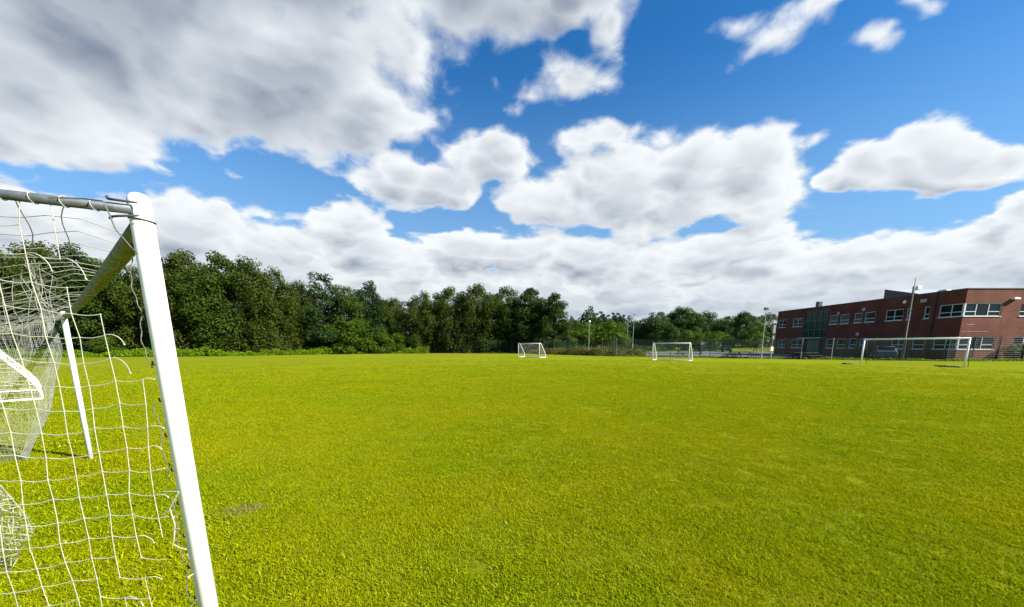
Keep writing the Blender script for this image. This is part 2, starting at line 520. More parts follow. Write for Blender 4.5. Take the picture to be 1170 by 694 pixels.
def leaves(name, pos, nrm, size, rng, aspect=0.62):
    """diamond leaf clusters at pos with normals nrm"""
    n = len(pos)
    nrm = nrm / (np.linalg.norm(nrm, axis=1, keepdims=True) + 1e-9)
    rv = rng.normal(size=(n, 3))
    a = np.cross(nrm, rv)
    a /= np.linalg.norm(a, axis=1, keepdims=True) + 1e-9
    b = np.cross(nrm, a)
    s = size.reshape(-1, 1)
    fold = nrm * s * 0.18
    v = np.stack([pos - a * s, pos + b * s * aspect - fold, pos + a * s, pos - b * s * aspect - fold], axis=1).reshape(-1, 3)
    return np_mesh(name, v, np.arange(n * 4), 4)

# ------------------------------------------------------------------ terrain
def hill(x, y):
    def sstep(a, b, t):
        t = min(1, max(0, (t - a) / (b - a)))
        return t * t * (3 - 2 * t)
    return 1.7 * sstep(90, 150, y) * sstep(-10, 12, x) + 0.5 * sstep(150, 400, y)

def make_ground():
    bm = bmesh.new()
    xs = [-1500, -600, -300, -150, -80, -40, -20, -10, 0, 6, 12, 20, 30, 45, 60, 80, 120, 200, 400, 900, 1500]
    ys = [-600, -200, -80, -30, 0, 30, 60, 80, 90, 97, 105, 113, 122, 132, 142, 152, 180, 230, 300, 420, 700, 1200, 2500]
    g = [[bm.verts.new((x, y, hill(x, y) - 0.004)) for x in xs] for y in ys]
    for j in range(len(ys) - 1):
        for i in range(len(xs) - 1):
            bm.faces.new((g[j][i], g[j][i + 1], g[j + 1][i + 1], g[j + 1][i]))
    o = obj('ground', bm, M['rough'], smooth=True)
    tag(o, kind='structure')
make_ground()

# the field's far edge, seen as points on the ground
EDGE = [(-140, 38), (-60, 50), (-44, 53), (-27, 72), (2.5, 70), (14.5, 53.5), (29.3, 45), (38.5, 40), (44, 37.6), (90, 37.0)]
def make_pitch():
    bm = bmesh.new()
    pts = [(-140, -60), (90, -60)] + EDGE[::-1]
    bm.faces.new([bm.verts.new((x, y, 0.0)) for x, y in pts])
    tag(obj('playing_field', bm, M['pitch']), kind='structure')
make_pitch()

def make_tarmac():
    bm = bmesh.new()
    pts = [(20.5, 52.4), (29.6, 47), (39, 41.4), (44.4, 38.6), (90, 38.2), (90, 39.6), (47.2, 39.6), (47.2, 60), (60, 88), (20, 88)]
    bm.faces.new([bm.verts.new((x, y, 0.004)) for x, y in pts])
    tag(obj('car_park', bm, M['asphalt']), kind='structure')
    bm = bmesh.new()
    ln = [(20.3, 52.6, 29.5, 47.1), (29.5, 47.1, 38.9, 41.5), (38.9, 41.5, 44.3, 38.7), (44.3, 38.7, 90, 38.3)]
    for (x0, y0, x1, y1) in ln:
        d = Vector((x1 - x0, y1 - y0, 0)); L = d.length; d.normalize(); q = Vector((-d.y, d.x, 0)) * 0.07
        a, b = Vector((x0, y0, 0)), Vector((x1, y1, 0))
        lo = [bm.verts.new(p) for p in (a - q, b - q, b + q, a + q)]
        hi = [bm.verts.new(p + Vector((0, 0, 0.12))) for p in (a - q, b - q, b + q, a + q)]
        bm.faces.new(hi)
        for k in range(4):
            bm.faces.new((lo[k], lo[(k + 1) % 4], hi[(k + 1) % 4], hi[k]))
    tag(obj('kerb', bm, M['kerb']), kind='structure')
    bm = bmesh.new()
    for k in range(9):
        x = 26 + k * 2.6
        bm.faces.new([bm.verts.new((a, b, 0.008)) for a, b in ((x, 82.5), (x + 0.1, 82.5), (x + 0.1, 87.5), (x, 87.5))])
    tag(obj('parking_bay_lines', bm, M['line']), kind='structure')
    bm = bmesh.new()
    ys = [88, 92, 97, 103, 110, 118]
    xs = [21, 30, 40, 52, 64]
    g = [[bm.verts.new((x, y, hill(x, y) + 0.03)) for x in xs] for y in ys]
    for j in range(len(ys) - 1):
        for i in range(len(xs) - 1):
            bm.faces.new((g[j][i], g[j][i + 1], g[j + 1][i + 1], g[j + 1][i]))
    tag(obj('lawn', bm, M['lawn']), kind='structure')
make_tarmac()

# a worn bare patch beside the post, and a few others
def make_soil():
    rnd = random.Random(5)
    bm = bmesh.new()
    spots = [ground(266, 584)]
    sizes = [(0.26, 0.17)]
    for c, (a, b) in zip(spots, sizes):
        vs_ = []
        for k in range(18):
            t = 2 * PI * k / 18
            q = 1 + rnd.uniform(-0.3, 0.3)
            vs_.append(bm.verts.new((c.x + a * q * math.cos(t), c.y + b * q * math.sin(t), 0.004)))
        bm.faces.new(vs_)
    tag(obj('bare_soil', bm, M['soil']), kind='structure')
make_soil()

# ------------------------------------------------------------------ grass blades
def make_grass():
    rng = np.random.default_rng(7)
    protos = bpy.data.collections.new('grass_tufts')
    for k in range(6):
        nb = 42
        V, Fc = [], []
        for i in range(nb):
            a = rng.uniform(0, 2 * PI)
            r = 0.075 * math.sqrt(rng.uniform(0, 1))
            bx, by = r * math.cos(a), r * math.sin(a)
            h = rng.uniform(0.007, 0.022)
            la = rng.uniform(0, 2 * PI)
            ln = rng.uniform(0.5, 1.9) * h
            w = rng.uniform(0.0011, 0.0024)
            pa = la + PI / 2 + rng.uniform(-0.6, 0.6)
            wx, wy = w * math.cos(pa), w * math.sin(pa)
            mx, my, mz = bx + ln * 0.4 * math.cos(la), by + ln * 0.4 * math.sin(la), h * 0.62
            tx, ty, tz = bx + ln * math.cos(la), by + ln * math.sin(la), h
            q = len(V)
            V += [(bx - wx, by - wy, -0.004), (bx + wx, by + wy, -0.004), (mx + wx * .9, my + wy * .9, mz), (mx - wx * .9, my - wy * .9, mz), (tx, ty, tz)]
            Fc += [(q, q + 1, q + 2, q + 3), (q + 3, q + 2, q + 4)]
        me = bpy.data.meshes.new('grass_tuft')
        me.from_pydata(V, [], Fc)
        me.materials.append(M['blade'])
        o = bpy.data.objects.new('grass_tuft', me)
        protos.objects.link(o)
    bands = [(0.9, 4.0, 620, 1.0), (4.0, 6.0, 480, 1.1), (6.0, 9.0, 330, 1.25), (9, 13, 190, 1.5), (13, 18, 100, 1.9), (18, 24, 50, 2.3), (24, 31, 20, 2.6), (31, 40, 7, 2.8)]
    P, SC = [], []
    for (r0, r1, dens, sc) in bands:
        half = R(64)
        area = half * (r1 * r1 - r0 * r0)
        n = int(area * dens)
        rr = np.sqrt(rng.uniform(r0 * r0, r1 * r1, n))
        aa = rng.uniform(-half, half, n)
        x, y = rr * np.sin(aa), rr * np.cos(aa)
        P.append(np.stack([x, y, np.full(n, 0.0)], 1))
        SC.append(sc * rng.uniform(0.7, 1.3, n))
    P = np.concatenate(P); SC = np.concatenate(SC)
    # patchiness: smooth value noise
    def vnoise(x, y, f, seed):
        r = np.random.default_rng(seed).uniform(0, 1, (256, 256))
        u, v = x * f + 100, y * f + 100
        i, j = np.floor(u).astype(int), np.floor(v).astype(int)
        fu, fv = u - i, v - j
        fu, fv = fu * fu * (3 - 2 * fu), fv * fv * (3 - 2 * fv)
        i, j = i % 255, j % 255
        return (r[i, j] * (1 - fu) + r[i + 1, j] * fu) * (1 - fv) + (r[i, j + 1] * (1 - fu) + r[i + 1, j + 1] * fu) * fv
    hue = 0.45 * vnoise(P[:, 0], P[:, 1], 0.55, 1) + 0.35 * vnoise(P[:, 0], P[:, 1], 2.2, 2) + 0.2 * vnoise(P[:, 0], P[:, 1], 7, 3)
    hue = np.clip((hue - 0.3) * 2.2, 0, 1)
    tall = vnoise(P[:, 0], P[:, 1], 3.5, 5)
    thin = vnoise(P[:, 0], P[:, 1], 4.5, 8)
    SC = SC * (0.70 + 0.60 * tall)
    # longer uncut grass round the near goal
    gx, gy = P[:, 0], P[:, 1]
    t = np.clip((-(gx + 1.2) * 0.78 + (gy - 1.3) * 0.62) / 6.3, 0, 1.3)
    dx, dy = gx - (-1.2 - 4.95 * t), gy - (1.3 + 3.95 * t)
    dist = np.hypot(dx, dy)
    SC = SC * (1 + 0.7 * np.exp(-(dist / 0.7) ** 2))
    sp_ = ground(266, 584)
    bare = np.exp(-(((gx - sp_.x) / 0.24) ** 2 + ((gy - sp_.y) / 0.16) ** 2))
    keep = (thin > 0.02) & (rng.uniform(0, 1, len(thin)) > bare * 0.8)
    P, SC, hue = P[keep], SC[keep], hue[keep]
    me = bpy.data.meshes.new('grass')
    me.vertices.add(len(P))
    me.vertices.foreach_set('co', P.astype(np.float32).ravel())
    me.update()
    SV = np.stack([SC, SC, 1 + 0.30 * (SC - 1)], 1)
    a = me.attributes.new('sc', 'FLOAT_VECTOR', 'POINT'); a.data.foreach_set('vector', SV.astype(np.float32).ravel())
    a = me.attributes.new('hue', 'FLOAT', 'POINT'); a.data.foreach_set('value', hue.astype(np.float32))
    o = link('grass', me)
    tag(o, 'short mown grass covering the near playing field', 'grass', kind='stuff')
    ng = bpy.data.node_groups.new('scatter_tufts', 'GeometryNodeTree')
    ng.interface.new_socket('Geometry', in_out='INPUT', socket_type='NodeSocketGeometry')
    ng.interface.new_socket('Geometry', in_out='OUTPUT', socket_type='NodeSocketGeometry')
    G = NT(ng)
    gi = G.n('NodeGroupInput').outputs[0]
    mp = G.n('GeometryNodeMeshToPoints', {'Mesh': gi}).outputs[0]
    ci = G.n('GeometryNodeCollectionInfo', {'Separate Children': True, 'Reset Children': True})
    ci.inputs['Collection'].default_value = protos
    rv = G.n('FunctionNodeRandomValue', None, data_type='FLOAT_VECTOR')
    rv.inputs[0].default_value = (-0.12, -0.12, 0)
    rv.inputs[1].default_value = (0.12, 0.12, 2 * PI)
    na = G.n('GeometryNodeInputNamedAttribute', {'Name': 'sc'}, data_type='FLOAT_VECTOR')
    ip = G.n('GeometryNodeInstanceOnPoints', {'Points': mp, 'Instance': ci.outputs[0], 'Pick Instance': True,
                                              'Rotation': rv.outputs[0], 'Scale': na.outputs[0]})
    go = G.n('NodeGroupOutput', {0: ip.outputs[0]})
    md = o.modifiers.new('scatter', 'NODES')
    md.node_group = ng
make_grass()

# ------------------------------------------------------------------ trees
def tree_proto(kind, seed, H, W, base, nclump, per, clump_r, leaf, shape, droop=0.0, trunk_r=0.2, limbs=6, stem=True):
    """returns (crown mesh, trunk mesh). shape(t) = relative crown radius at relative height t"""
    rng = np.random.default_rng(seed)
    pos, nr, sz = [], [], []
    cents = []
    tries = 0
    while len(cents) < nclump and tries < 6000:
        tries += 1
        t = rng.uniform(0.0, 1.0)
        rad = shape(t)
        if rng.uniform() > rad + 0.15:
            continue
        a = rng.uniform(0, 2 * PI)
        q = math.sqrt(rng.uniform(0.12, 1.0)) * rad * W / 2
        lump = 1 + 0.20 * math.sin(3 * a + seed) * math.sin(5.3 * t + seed * 1.7) + rng.uniform(-0.12, 0.16)
        q *= lump
        z = base + t * (H - base)
        if t > 0.8: q *= 0.9
        cents.append((q * math.cos(a), q * math.sin(a), z, t))
    for (x, y, z, t) in cents:
        cr = clump_r * rng.uniform(0.6, 1.35) * (1.0 if t < 0.8 else 0.75)
        n = int(per * (cr / clump_r) ** 2)
        d = rng.normal(size=(n, 3))
        d /= np.linalg.norm(d, axis=1, keepdims=True)
        rr = rng.uniform(0.25, 1.0, (n, 1)) ** 0.5 * cr
        p = d * rr * np.array([1, 1, 0.72])
        if droop:
            k = rng.uniform(0, 1, n) ** 1.5
            p[:, 2] -= k * droop * cr
            p[:, 0] *= 1 - 0.35 * k
            p[:, 1] *= 1 - 0.35 * k
        p += np.array([x, y, z])
        pos.append(p)
        nr.append(d * 0.9 + np.array([0, 0, 0.45]) + rng.normal(size=(n, 3)) * 0.55)
        sz.append(rng.uniform(0.6, 1.25, n) * leaf)
    pos = np.concatenate(pos); nr = np.concatenate(nr); sz = np.concatenate(sz)
    pos[:, 2] = np.maximum(pos[:, 2], 0.15)
    crown = leaves('crown', pos, nr, sz, rng)
    crown.materials.append(LF[kind])
    bm = bmesh.new()
    if stem:
        top = base + 0.72 * (H - base)
        pts = [(0, 0, -0.1)]
        x = y = 0.0
        for k in range(1, 7):
            x += rng.normal() * 0.12; y += rng.normal() * 0.12
            pts.append((x, y, top * k / 6))
        tube(bm, pts, [trunk_r * 1.3] + [trunk_r * (1 - 0.14 * k) for k in range(1, 7)], 8)
        order = sorted(cents, key=lambda c: rng.uniform())[:limbs]
        for (cx, cy, cz, t) in order:
            z0 = max(0.35 * base + 0.6, min(cz - 1.2, top * 0.9))
            f = z0 / top * 6
            i = min(5, int(f))
            bx = pts[i][0] + (pts[i + 1][0] - pts[i][0]) * (f - i)
            by = pts[i][1] + (pts[i + 1][1] - pts[i][1]) * (f - i)
            mid = ((bx + cx) / 2, (by + cy) / 2, (z0 + cz) / 2 + 0.25)
            tube(bm, [(bx, by, z0), mid, (cx, cy, cz)], [trunk_r * 0.42, trunk_r * 0.28, trunk_r * 0.08], 6)
    else:
        for k in range(5):
            a = k * 1.26
            tube(bm, [(0.1 * math.cos(a), 0.1 * math.sin(a), -0.05), (W * 0.12 * math.cos(a), W * 0.12 * math.sin(a), H * 0.35), (W * 0.25 * math.cos(a), W * 0.25 * math.sin(a), H * 0.62)],
                 [trunk_r, trunk_r * 0.7, trunk_r * 0.3], 6)
    tm = bpy.data.meshes.new('trunk')
    bm.to_mesh(tm); bm.free()
    tm.materials.append(M['bark'])
    return crown, tm

egg = lambda t: max(0.05, math.sin(PI * min(1, max(0, 0.12 + 0.86 * t)) ** 0.85) ** 0.7)
full = lambda t: (0.72 + 0.5 * t) if t < 0.5 else max(0.06, (1 - ((t - 0.5) / 0.5) ** 2.2) ** 0.6 * 0.97)
cone = lambda t: max(0.08, (1 - t) ** 0.55 * 1.0 if t > 0.18 else 0.75 + t)
col_ = lambda t: max(0.1, math.sin(PI * min(1, 0.15 + 0.83 * t)) ** 0.45)

PROTO = {
    'birch': [tree_proto('birch', s, 15, 8.2, 1.2, 120, 190, 1.25, 0.165, full, droop=1.7, limbs=9) for s in (11, 12, 13)],
    'broad': [tree_proto('broad', s, 14, 9.2, 0.9, 110, 210, 1.40, 0.17, full, limbs=8) for s in (21, 22)],
    'dark': [tree_proto('dark', s, 15, 7.2, 0.9, 95, 200, 1.25, 0.17, egg, limbs=7) for s in (31, 32)],
    'cone': [tree_proto('cone', s, 13, 9.6, 0.8, 130, 200, 1.2, 0.165, cone, limbs=8) for s in (41, 42)],
    'shrub': [tree_proto('shrub', s, 4.5, 6.0, 0.3, 46, 160, 0.95, 0.13, full, stem=False, trunk_r=0.07) for s in (51, 52)],
    'poplar': [tree_proto('poplar', s, 26, 6.5, 2, 90, 120, 1.6, 0.34, col_, limbs=4, trunk_r=0.35) for s in (61,)],
    'young': [tree_proto('young', s, 9, 7.4, 1.6, 70, 130, 0.95, 0.16, egg, limbs=7, trunk_r=0.13) for s in (71,)],
    'far': [tree_proto('far', s, 14, 12.5, 0.9, 110, 170, 1.75, 0.24, full, limbs=7, trunk_r=0.25) for s in (81, 82, 83)],
}
PROTO_H = {'birch': 15, 'broad': 14, 'dark': 15, 'cone': 13, 'shrub': 4.5, 'poplar': 26, 'young': 9, 'far': 14}
NAMES = {'birch': ('birch_tree', 'tree'), 'broad': ('broadleaf_tree', 'tree'), 'dark': ('dark_tree', 'tree'), 'cone': ('conical_tree', 'tree'),
         'shrub': ('shrub', 'shrub'), 'poplar': ('poplar_tree', 'tree'), 'young': ('young_tree', 'tree'), 'far': ('distant_tree', 'tree')}
trnd = random.Random(99)
tcount = {}
def plant(kind, px, ytop, Y, label, group, wide=1.0, gz=None):
    p = at(px, 394, Y)
    gz = hill(p.x, Y) if gz is None else gz
    top = at(px, ytop, Y).z
    H = max(1.0, top - gz)
    s = H / PROTO_H[kind]
    k = tcount.get(kind, 0); tcount[kind] = k + 1
    cr, tr = PROTO[kind][k % len(PROTO[kind])]
    nm, cat = NAMES[kind]
    root = thing(nm, label, cat, (p.x, Y, gz), trnd.uniform(0, 2 * PI), group)
    root.scale = (s * wide, s * wide, s)
    for nme, me in (('crown', cr), ('trunk', tr)):
        o = bpy.data.objects.new(nme, me)
        col.objects.link(o)
        o.parent = root
    return root

LG = 'trees along the left edge of the field'
BK = 'trees in the second row of the wood'
LEFT = [
    ('broad', -75, 292, 56, 'leafy tree just beyond the left edge of the photo', 1.0),
    ('birch', -22, 286, 55, 'loose tree just outside the left edge, its crown cut off there', 1.0),
    ('broad', 18, 290, 55, 'round-topped tree seen through the bunched goal netting at far left', 1.0),
    ('birch', 62, 276, 55, 'tall loose tree seen through the net below the grey bar', 1.0),
    ('dark', 100, 280, 56, 'dark upright tree seen behind the green-stained crossbar', 1.0),
    ('broad', 138, 296, 57, 'broad tree showing through the torn net just left of the white post', 0.95),
    ('birch', 178, 296, 57, 'loose tree rising directly behind the near white post', 1.0),
    ('birch', 222, 287, 57, 'tallest olive-green tree, just right of the near white post', 1.05),
    ('broad', 256, 293, 58, 'wide olive tree, second to the right of the near white post', 1.0),
    ('birch', 290, 295, 60, 'drooping olive tree above the bright weeds', 1.05),
    ('birch', 318, 306, 62, 'drooping tree whose crown steps down towards the gap in the treeline', 0.95),
    ('birch', 346, 322, 65, 'thin pale-topped tree in the dip left of the dark blue-green tree', 0.9),
    ('dark', 372, 311, 67, 'dark blue-green tree with a rounded double top standing above its neighbours', 1.05),
    ('broad', 398, 326, 70, 'low-topped dense tree right of the dark blue-green tree', 1.0),
    ('dark', 428, 322, 73, 'small-crowned dark tree left of the notch of sky', 0.95),
    ('birch', 452, 340, 74, 'low drooping tree at the notch of sky in the treeline', 1.0),
    ('birch', 484, 333, 74, 'pale drooping tree right of the notch in the treeline', 1.0),
    ('birch', 515, 328, 75, 'drooping willow-like tree in the middle of the treeline', 1.05),
    ('birch', 546, 324, 75, 'tallest drooping tree left of the two conical trees', 1.05),
    ('broad', 578, 330, 76, 'round dense tree just left of the two conical trees', 1.0),
    ('cone', 607, 328, 74, 'left and taller of the two dark conical trees behind the small goal', 1.0),
    ('cone', 632, 336, 72, 'right and lower of the two dark conical trees, at the end of the treeline', 0.95),
]
for (k, px, yt, Y, lb, w) in LEFT:
    plant(k, px, yt, Y, lb, LG, w)
BACK = [
    ('broad', -40, 300, 66, 'back-row tree beyond the photo edge behind the goal net'), ('dark', 40, 296, 66, 'back-row tree filling the gap below the grey net bar'),
    ('broad', 118, 304, 68, 'back-row tree between crossbar and white post'), ('dark', 200, 300, 69, 'back-row tree hugging the right side of the white post'),
    ('broad', 240, 302, 70, 'back-row tree behind the two tallest olive trees'), ('dark', 306, 312, 73, 'back-row tree behind the drooping olive trees'),
    ('broad', 335, 330, 76, 'back-row tree seen low in the dip of the treeline'), ('dark', 412, 332, 82, 'back-row tree between the two small-crowned dark trees'),
    ('broad', 440, 344, 84, 'back-row tree closing the notch of sky'), ('dark', 468, 344, 86, 'back-row tree right of the notch of sky'),
    ('broad', 500, 338, 87, 'back-row tree behind the pale drooping trees'), ('dark', 530, 334, 88, 'back-row tree in the middle of the treeline'),
    ('broad', 562, 334, 88, 'back-row tree left of the conical pair'), ('dark', 592, 338, 88, 'back-row tree in the dark gap beside the conical pair'),
    ('broad', 620, 344, 88, 'back-row tree between the two conical trees'),
]
for (k, px, yt, Y, lb) in BACK:
    plant(k, px, yt, Y, lb, BK, 1.15)

SG = 'shrubs at the foot of the treeline'
SHR = [(130, 384, 54, 'shrub low behind the torn net left of the white post'),
       (384, 370, 67, 'bright green shrub under the dark blue-green tree'), (410, 364, 69, 'tallest bright green shrub at the foot of the treeline'),
       (434, 376, 71, 'round light green shrub where the weeds end'), (464, 384, 73, 'low green shrub below the notch of sky')]
for (px, yt, Y, lb) in SHR:
    plant('shrub', px, yt, Y, lb, SG, 1.15)

RG = 'trees behind the car park'
RIGHT = [
    ('far', 655, 366, 108, 'low rounded tree just right of the conical pair, behind the pale bush', 1.0),
    ('far', 728, 366, 118, 'dark tree behind the two slim poles', 0.9),
    ('far', 748, 357, 116, 'broad green tree above the left post of the second small goal', 1.0),
    ('far', 778, 352, 122, 'highest rounded tree above the second small goal', 1.05),
    ('far', 806, 356, 122, 'rounded tree right of the highest one, above the grey railings', 1.0),
    ('far', 828, 362, 125, 'darker low tree behind the parked dark car', 0.9),
    ('far', 848, 357, 116, 'round dark tree left of the bright young tree', 0.8),
    ('far', 874, 358, 122, 'tree behind the lamp column beside the brick building', 1.0),
    ('far', 900, 366, 125, 'tree top hidden behind the end of the brick building', 1.0),
    ('far', 690, 372, 120, 'dull green tree below the distant poplars', 1.0),
    ('far', 712, 376, 112, 'low dark tree left of the two slim poles', 0.8),
    ('far', 765, 370, 104, 'lower leafy tree right behind the second small goal', 0.7),
    ('far', 792, 374, 106, 'low tree in shade above the grey railings', 0.7),
]
for (k, px, yt, Y, lb, w) in RIGHT:
    plant(k, px, yt, Y, lb, RG, w)
plant('young', 862, 368, 92, 'bright young tree with open branches on the lawn by the car park', None, 1.0)
plant('shrub', 668, 370, 92, 'large pale olive bush right of the conical trees', 'bushes on the rough bank', 1.3)
plant('shrub', 690, 367, 94, 'brightest yellow-green bush on the rough bank', 'bushes on the rough bank', 1.2)
plant('shrub', 655, 378, 88, 'low bush between the conical trees and the pale bush', 'bushes on the rough bank', 1.2)
plant('shrub', 790, 378, 98, 'yellow-green bush behind the second small goal', 'bushes on the rough bank', 1.0)
plant('shrub', 815, 379, 97, 'dark arching bush above the grey railings', 'bushes on the rough bank', 1.6)
PG = 'distant poplars'
for (px, yt, lb) in ((680, 357, 'leftmost and widest of the distant poplars'), (686, 355, 'tallest one of the distant poplars'), (693, 359, 'low poplar in the middle of the distant row'),
                     (700, 356.5, 'poplar right of the gap in the distant row'), (705, 357, 'second poplar from the right in the distant row'), (710.5, 359, 'rightmost poplar of the distant row')):
    plant('poplar', px, yt, 320, lb, PG, 1.0)
plant('shrub', 1166, 393, 38.9, 'dark shrub against the sunlit brick wall at the right edge', 'shrubs by the brick building', 0.9, gz=0)
plant('shrub', 984, 397, 44.5, 'dark green shrub in front of the shaded ground floor', 'shrubs by the brick building', 1.0, gz=0)

# soft growth along the field edges
def growth(name, label, mk, path, width, hmax, n, leaf, seed, lump=2.0):
    rng = np.random.default_rng(seed)
    pts = np.array(path, float)
    seg = np.linalg.norm(np.diff(pts, axis=0), axis=1)
    cum = np.concatenate([[0], np.cumsum(seg)])
    s = rng.uniform(0, cum[-1], n)
    i = np.clip(np.searchsorted(cum, s) - 1, 0, len(seg) - 1)
    f = (s - cum[i]) / seg[i]
    p = pts[i] + (pts[i + 1] - pts[i]) * f[:, None]
    d = (pts[i + 1] - pts[i]) / seg[i][:, None]
    q = np.stack([-d[:, 1], d[:, 0]], 1)
    w = rng.uniform(-0.5, 0.5, n)
    ph = rng.uniform(0, 2 * PI, 6)
    prof = 0.62 + 0.16 * np.sin(s / lump + ph[0]) + 0.13 * np.sin(s / lump * 2.3 + ph[1]) + 0.12 * np.sin(s / lump * 5.1 + w * 5 + ph[2]) + 0.08 * np.sin(s / lump * 11 + ph[3])
    top = hmax * prof * (1 - (2 * w) ** 4 * 0.8)
    z = top * rng.uniform(0, 1, n) ** 0.55
    x = p[:, 0] + q[:, 0] * w * width; y = p[:, 1] + q[:, 1] * w * width
    gz = np.array([hill(a, b) for a, b in zip(x, y)])
    P = np.stack([x, y, z + gz], 1)
    nr = rng.normal(size=(n, 3)) + np.array([0, -0.4, 0.7])
    me = leaves(name, P, nr, rng.uniform(0.6, 1.3, n) * leaf, rng)
    o = link(name, me, LF[mk])
    tag(o, label, 'undergrowth', kind='stuff')
growth('weeds', 'bright green nettles and weeds in a strip along the left field edge', 'weed', [(-80, 49), (-60, 50.5), (-43.5, 53.4), (-34, 63), (-27, 71), (-16, 72)], 3.2, 1.35, 26000, 0.12, 3, lump=3.1)
growth('edge_grass', 'strip of longer uncut grass under the fence at the far edge of the field', 'weed', [(-4, 71.5), (2.5, 70.4), (14.6, 53.6), (29.4, 44.9), (38.5, 39.9), (44, 37.5), (88, 36.9)], 0.5, 0.34, 16000, 0.06, 31, lump=0.9)
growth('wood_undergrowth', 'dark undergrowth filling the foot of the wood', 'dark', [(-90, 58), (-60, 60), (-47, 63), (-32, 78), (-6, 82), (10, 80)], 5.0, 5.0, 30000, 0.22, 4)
growth('bank_scrub', 'brown and olive scrub on the rough bank behind the fence', 'scrub', [(3, 74), (9, 66), (15.5, 57.5), (20, 56)], 7.0, 1.5, 22000, 0.12, 5)
growth('bank_scrub', 'taller green scrub along the top of the rough bank', 'broad', [(6, 88), (14, 84), (20, 80), (27, 92), (38, 94)], 5.0, 1.9, 12000, 0.17, 6)
growth('far_wood', 'far wood closing the horizon behind the car park', 'far', [(0, 150), (30, 132), (60, 134), (90, 150)], 9.0, 13.0, 40000, 0.36, 8, lump=6.0)

# ------------------------------------------------------------------ weldmesh fences
FH = 2.4
def panel_mesh(L):
    bm = bmesh.new()
    n = int(L / 0.05)
    r = 0.0038
    for k in range(1, n):
        x = L * k / n
        tube(bm, [(x, 0, 0.06), (x, 0, FH - 0.03)], r, 4, cap=False)
    for k in range(13):
        z = 0.08 + (FH - 0.14) * k / 12
        for s in (-1, 1):
            tube(bm, [(0.03, 0.007 * s, z), (L - 0.03, 0.007 * s, z)], 0.006, 4, cap=False)
    me = bpy.data.meshes.new('mesh_panel')
    bm.to_mesh(me); bm.free()
    me.materials.append(M['fence_green'])
    return me
def fpost_mesh():
    bm = bmesh.new()
    box(bm, -0.03, 0.03, -0.03, 0.03, -0.05, FH + 0.06, 0.004)
    box(bm, -0.034, 0.034, -0.034, 0.034, FH + 0.06, FH + 0.075)
    box(bm, -0.035, 0.035, -0.038, -0.03, 0.4, 0.46); box(bm, -0.035, 0.035, -0.038, -0.03, 1.3, 1.36); box(bm, -0.035, 0.035, -0.038, -0.03, 2.2, 2.26)
    me = bpy.data.meshes.new('post')
    bm.to_mesh(me); bm.free()
    me.materials.append(M['fence_post'])
    return me
PAN = panel_mesh(2.5)
PST = fpost_mesh()
def fence(a, b, label):
    a, b = Vector((*a, 0)), Vector((*b, 0))
    d = b - a
    n = max(1, round(d.length / 2.5))
    st = d.length / n
    root = thing('mesh_fence', label, 'fence', a, math.atan2(d.y, d.x), 'green mesh fence runs round the field')
    for k in range(n + 1):
        o = bpy.data.objects.new('post', PST); col.objects.link(o); o.parent = root; o.location = (k * st, 0, 0)
    for k in range(n):
        o = bpy.data.objects.new('mesh_panel', PAN); col.objects.link(o); o.parent = root
        o.location = (k * st, 0.045, 0); o.scale = (st / 2.5, 1, 1)
fence((-62, 54), (-46, 56.6), 'green mesh fence run behind the weeds, nearest the near goal')
fence((-45.8, 56.8), (-29, 74.8), 'green mesh fence run receding behind the bright weeds')
fence((-28.8, 75), (2.4, 71.6), 'green mesh fence run along the dark foot of the wood')
fence((2.6, 71.4), (15.2, 54.4), 'green mesh fence run in front of the brown scrub bank')
fence((15.4, 54.2), (29.7, 45.8), 'green mesh fence run between second small goal and car park')
fence((29.9, 45.7), (44.2, 38.1), 'green mesh fence run in front of the shaded end of the brick building')
fence((44.4, 38.0), (88, 37.6), 'green mesh fence run in front of the sunlit brick wall')

# green windbreak sheets on the fence in the wood
for (px, lb) in ((272, 'dark green windbreak sheet in the wood, the left one above the weeds'), (352, 'teal windbreak sheet in the wood, the right one above the weeds')):
    p0_, p1_ = at(px - 10, 394, 60 if px < 300 else 69), at(px + 10, 394, 61 if px < 300 else 70)
    d = p1_ - p0_
    root = thing('windbreak', lb, 'windbreak', (p0_.x, p0_.y, 0), math.atan2(d.y, d.x), 'green windbreak sheets')
    bm = bmesh.new(); box(bm, 0, d.length, -0.008, 0.008, 0.3, 2.3, 0.003)
    obj('sheet', bm, M['teal_sheet'], root)
    for x in (0, d.length):
        bm = bmesh.new(); tube(bm, [(x, 0.05, -0.05), (x, 0.05, 2.4)], 0.03, 8)
        obj('post', bm, M['fence_post'], root)

# ------------------------------------------------------------------ near goal
POST_R = 0.0305
NT_TOP = Vector((-1.232, 1.312, 2.13)); NT_BASE = Vector((-1.185, 1.312, -0.05))
fb = ground(104, 525)
FAR_B = Vector((fb.x, fb.y, -0.05))
ft = at(75, 357, fb.y)
FAR_T = Vector((fb.x, fb.y, 2.08))
BAR_Z = 2.075
goal = thing('large_goal', 'large white goal with torn net and green-stained crossbar, filling the left foreground', 'goal', (NT_BASE.x, NT_BASE.y, 0))
GO = Vector((NT_BASE.x, NT_BASE.y, 0))
def rel(p): return Vector(p) - GO
def capped(bm, a, b, r, seg=28):
    """a tube with a rounded top"""
    a, b = Vector(a), Vector(b)
    d = (b - a).normalized()
    pts, rs = [a], [r]
    L = (b - a).length
    pts.append(a + d * (L - r * 1.1)); rs.append(r)
    for k in range(1, 9):
        t = k / 8 * PI / 2
        pts.append(a + d * (L - r * 1.1 + r * 1.1 * math.sin(t))); rs.append(max(0.001, r * math.cos(t) ** 0.7))
    tube(bm, pts, rs, seg)
bm = bmesh.new(); capped(bm, rel(NT_BASE), rel(NT_TOP + Vector((-0.001, 0, 0.012))), POST_R)
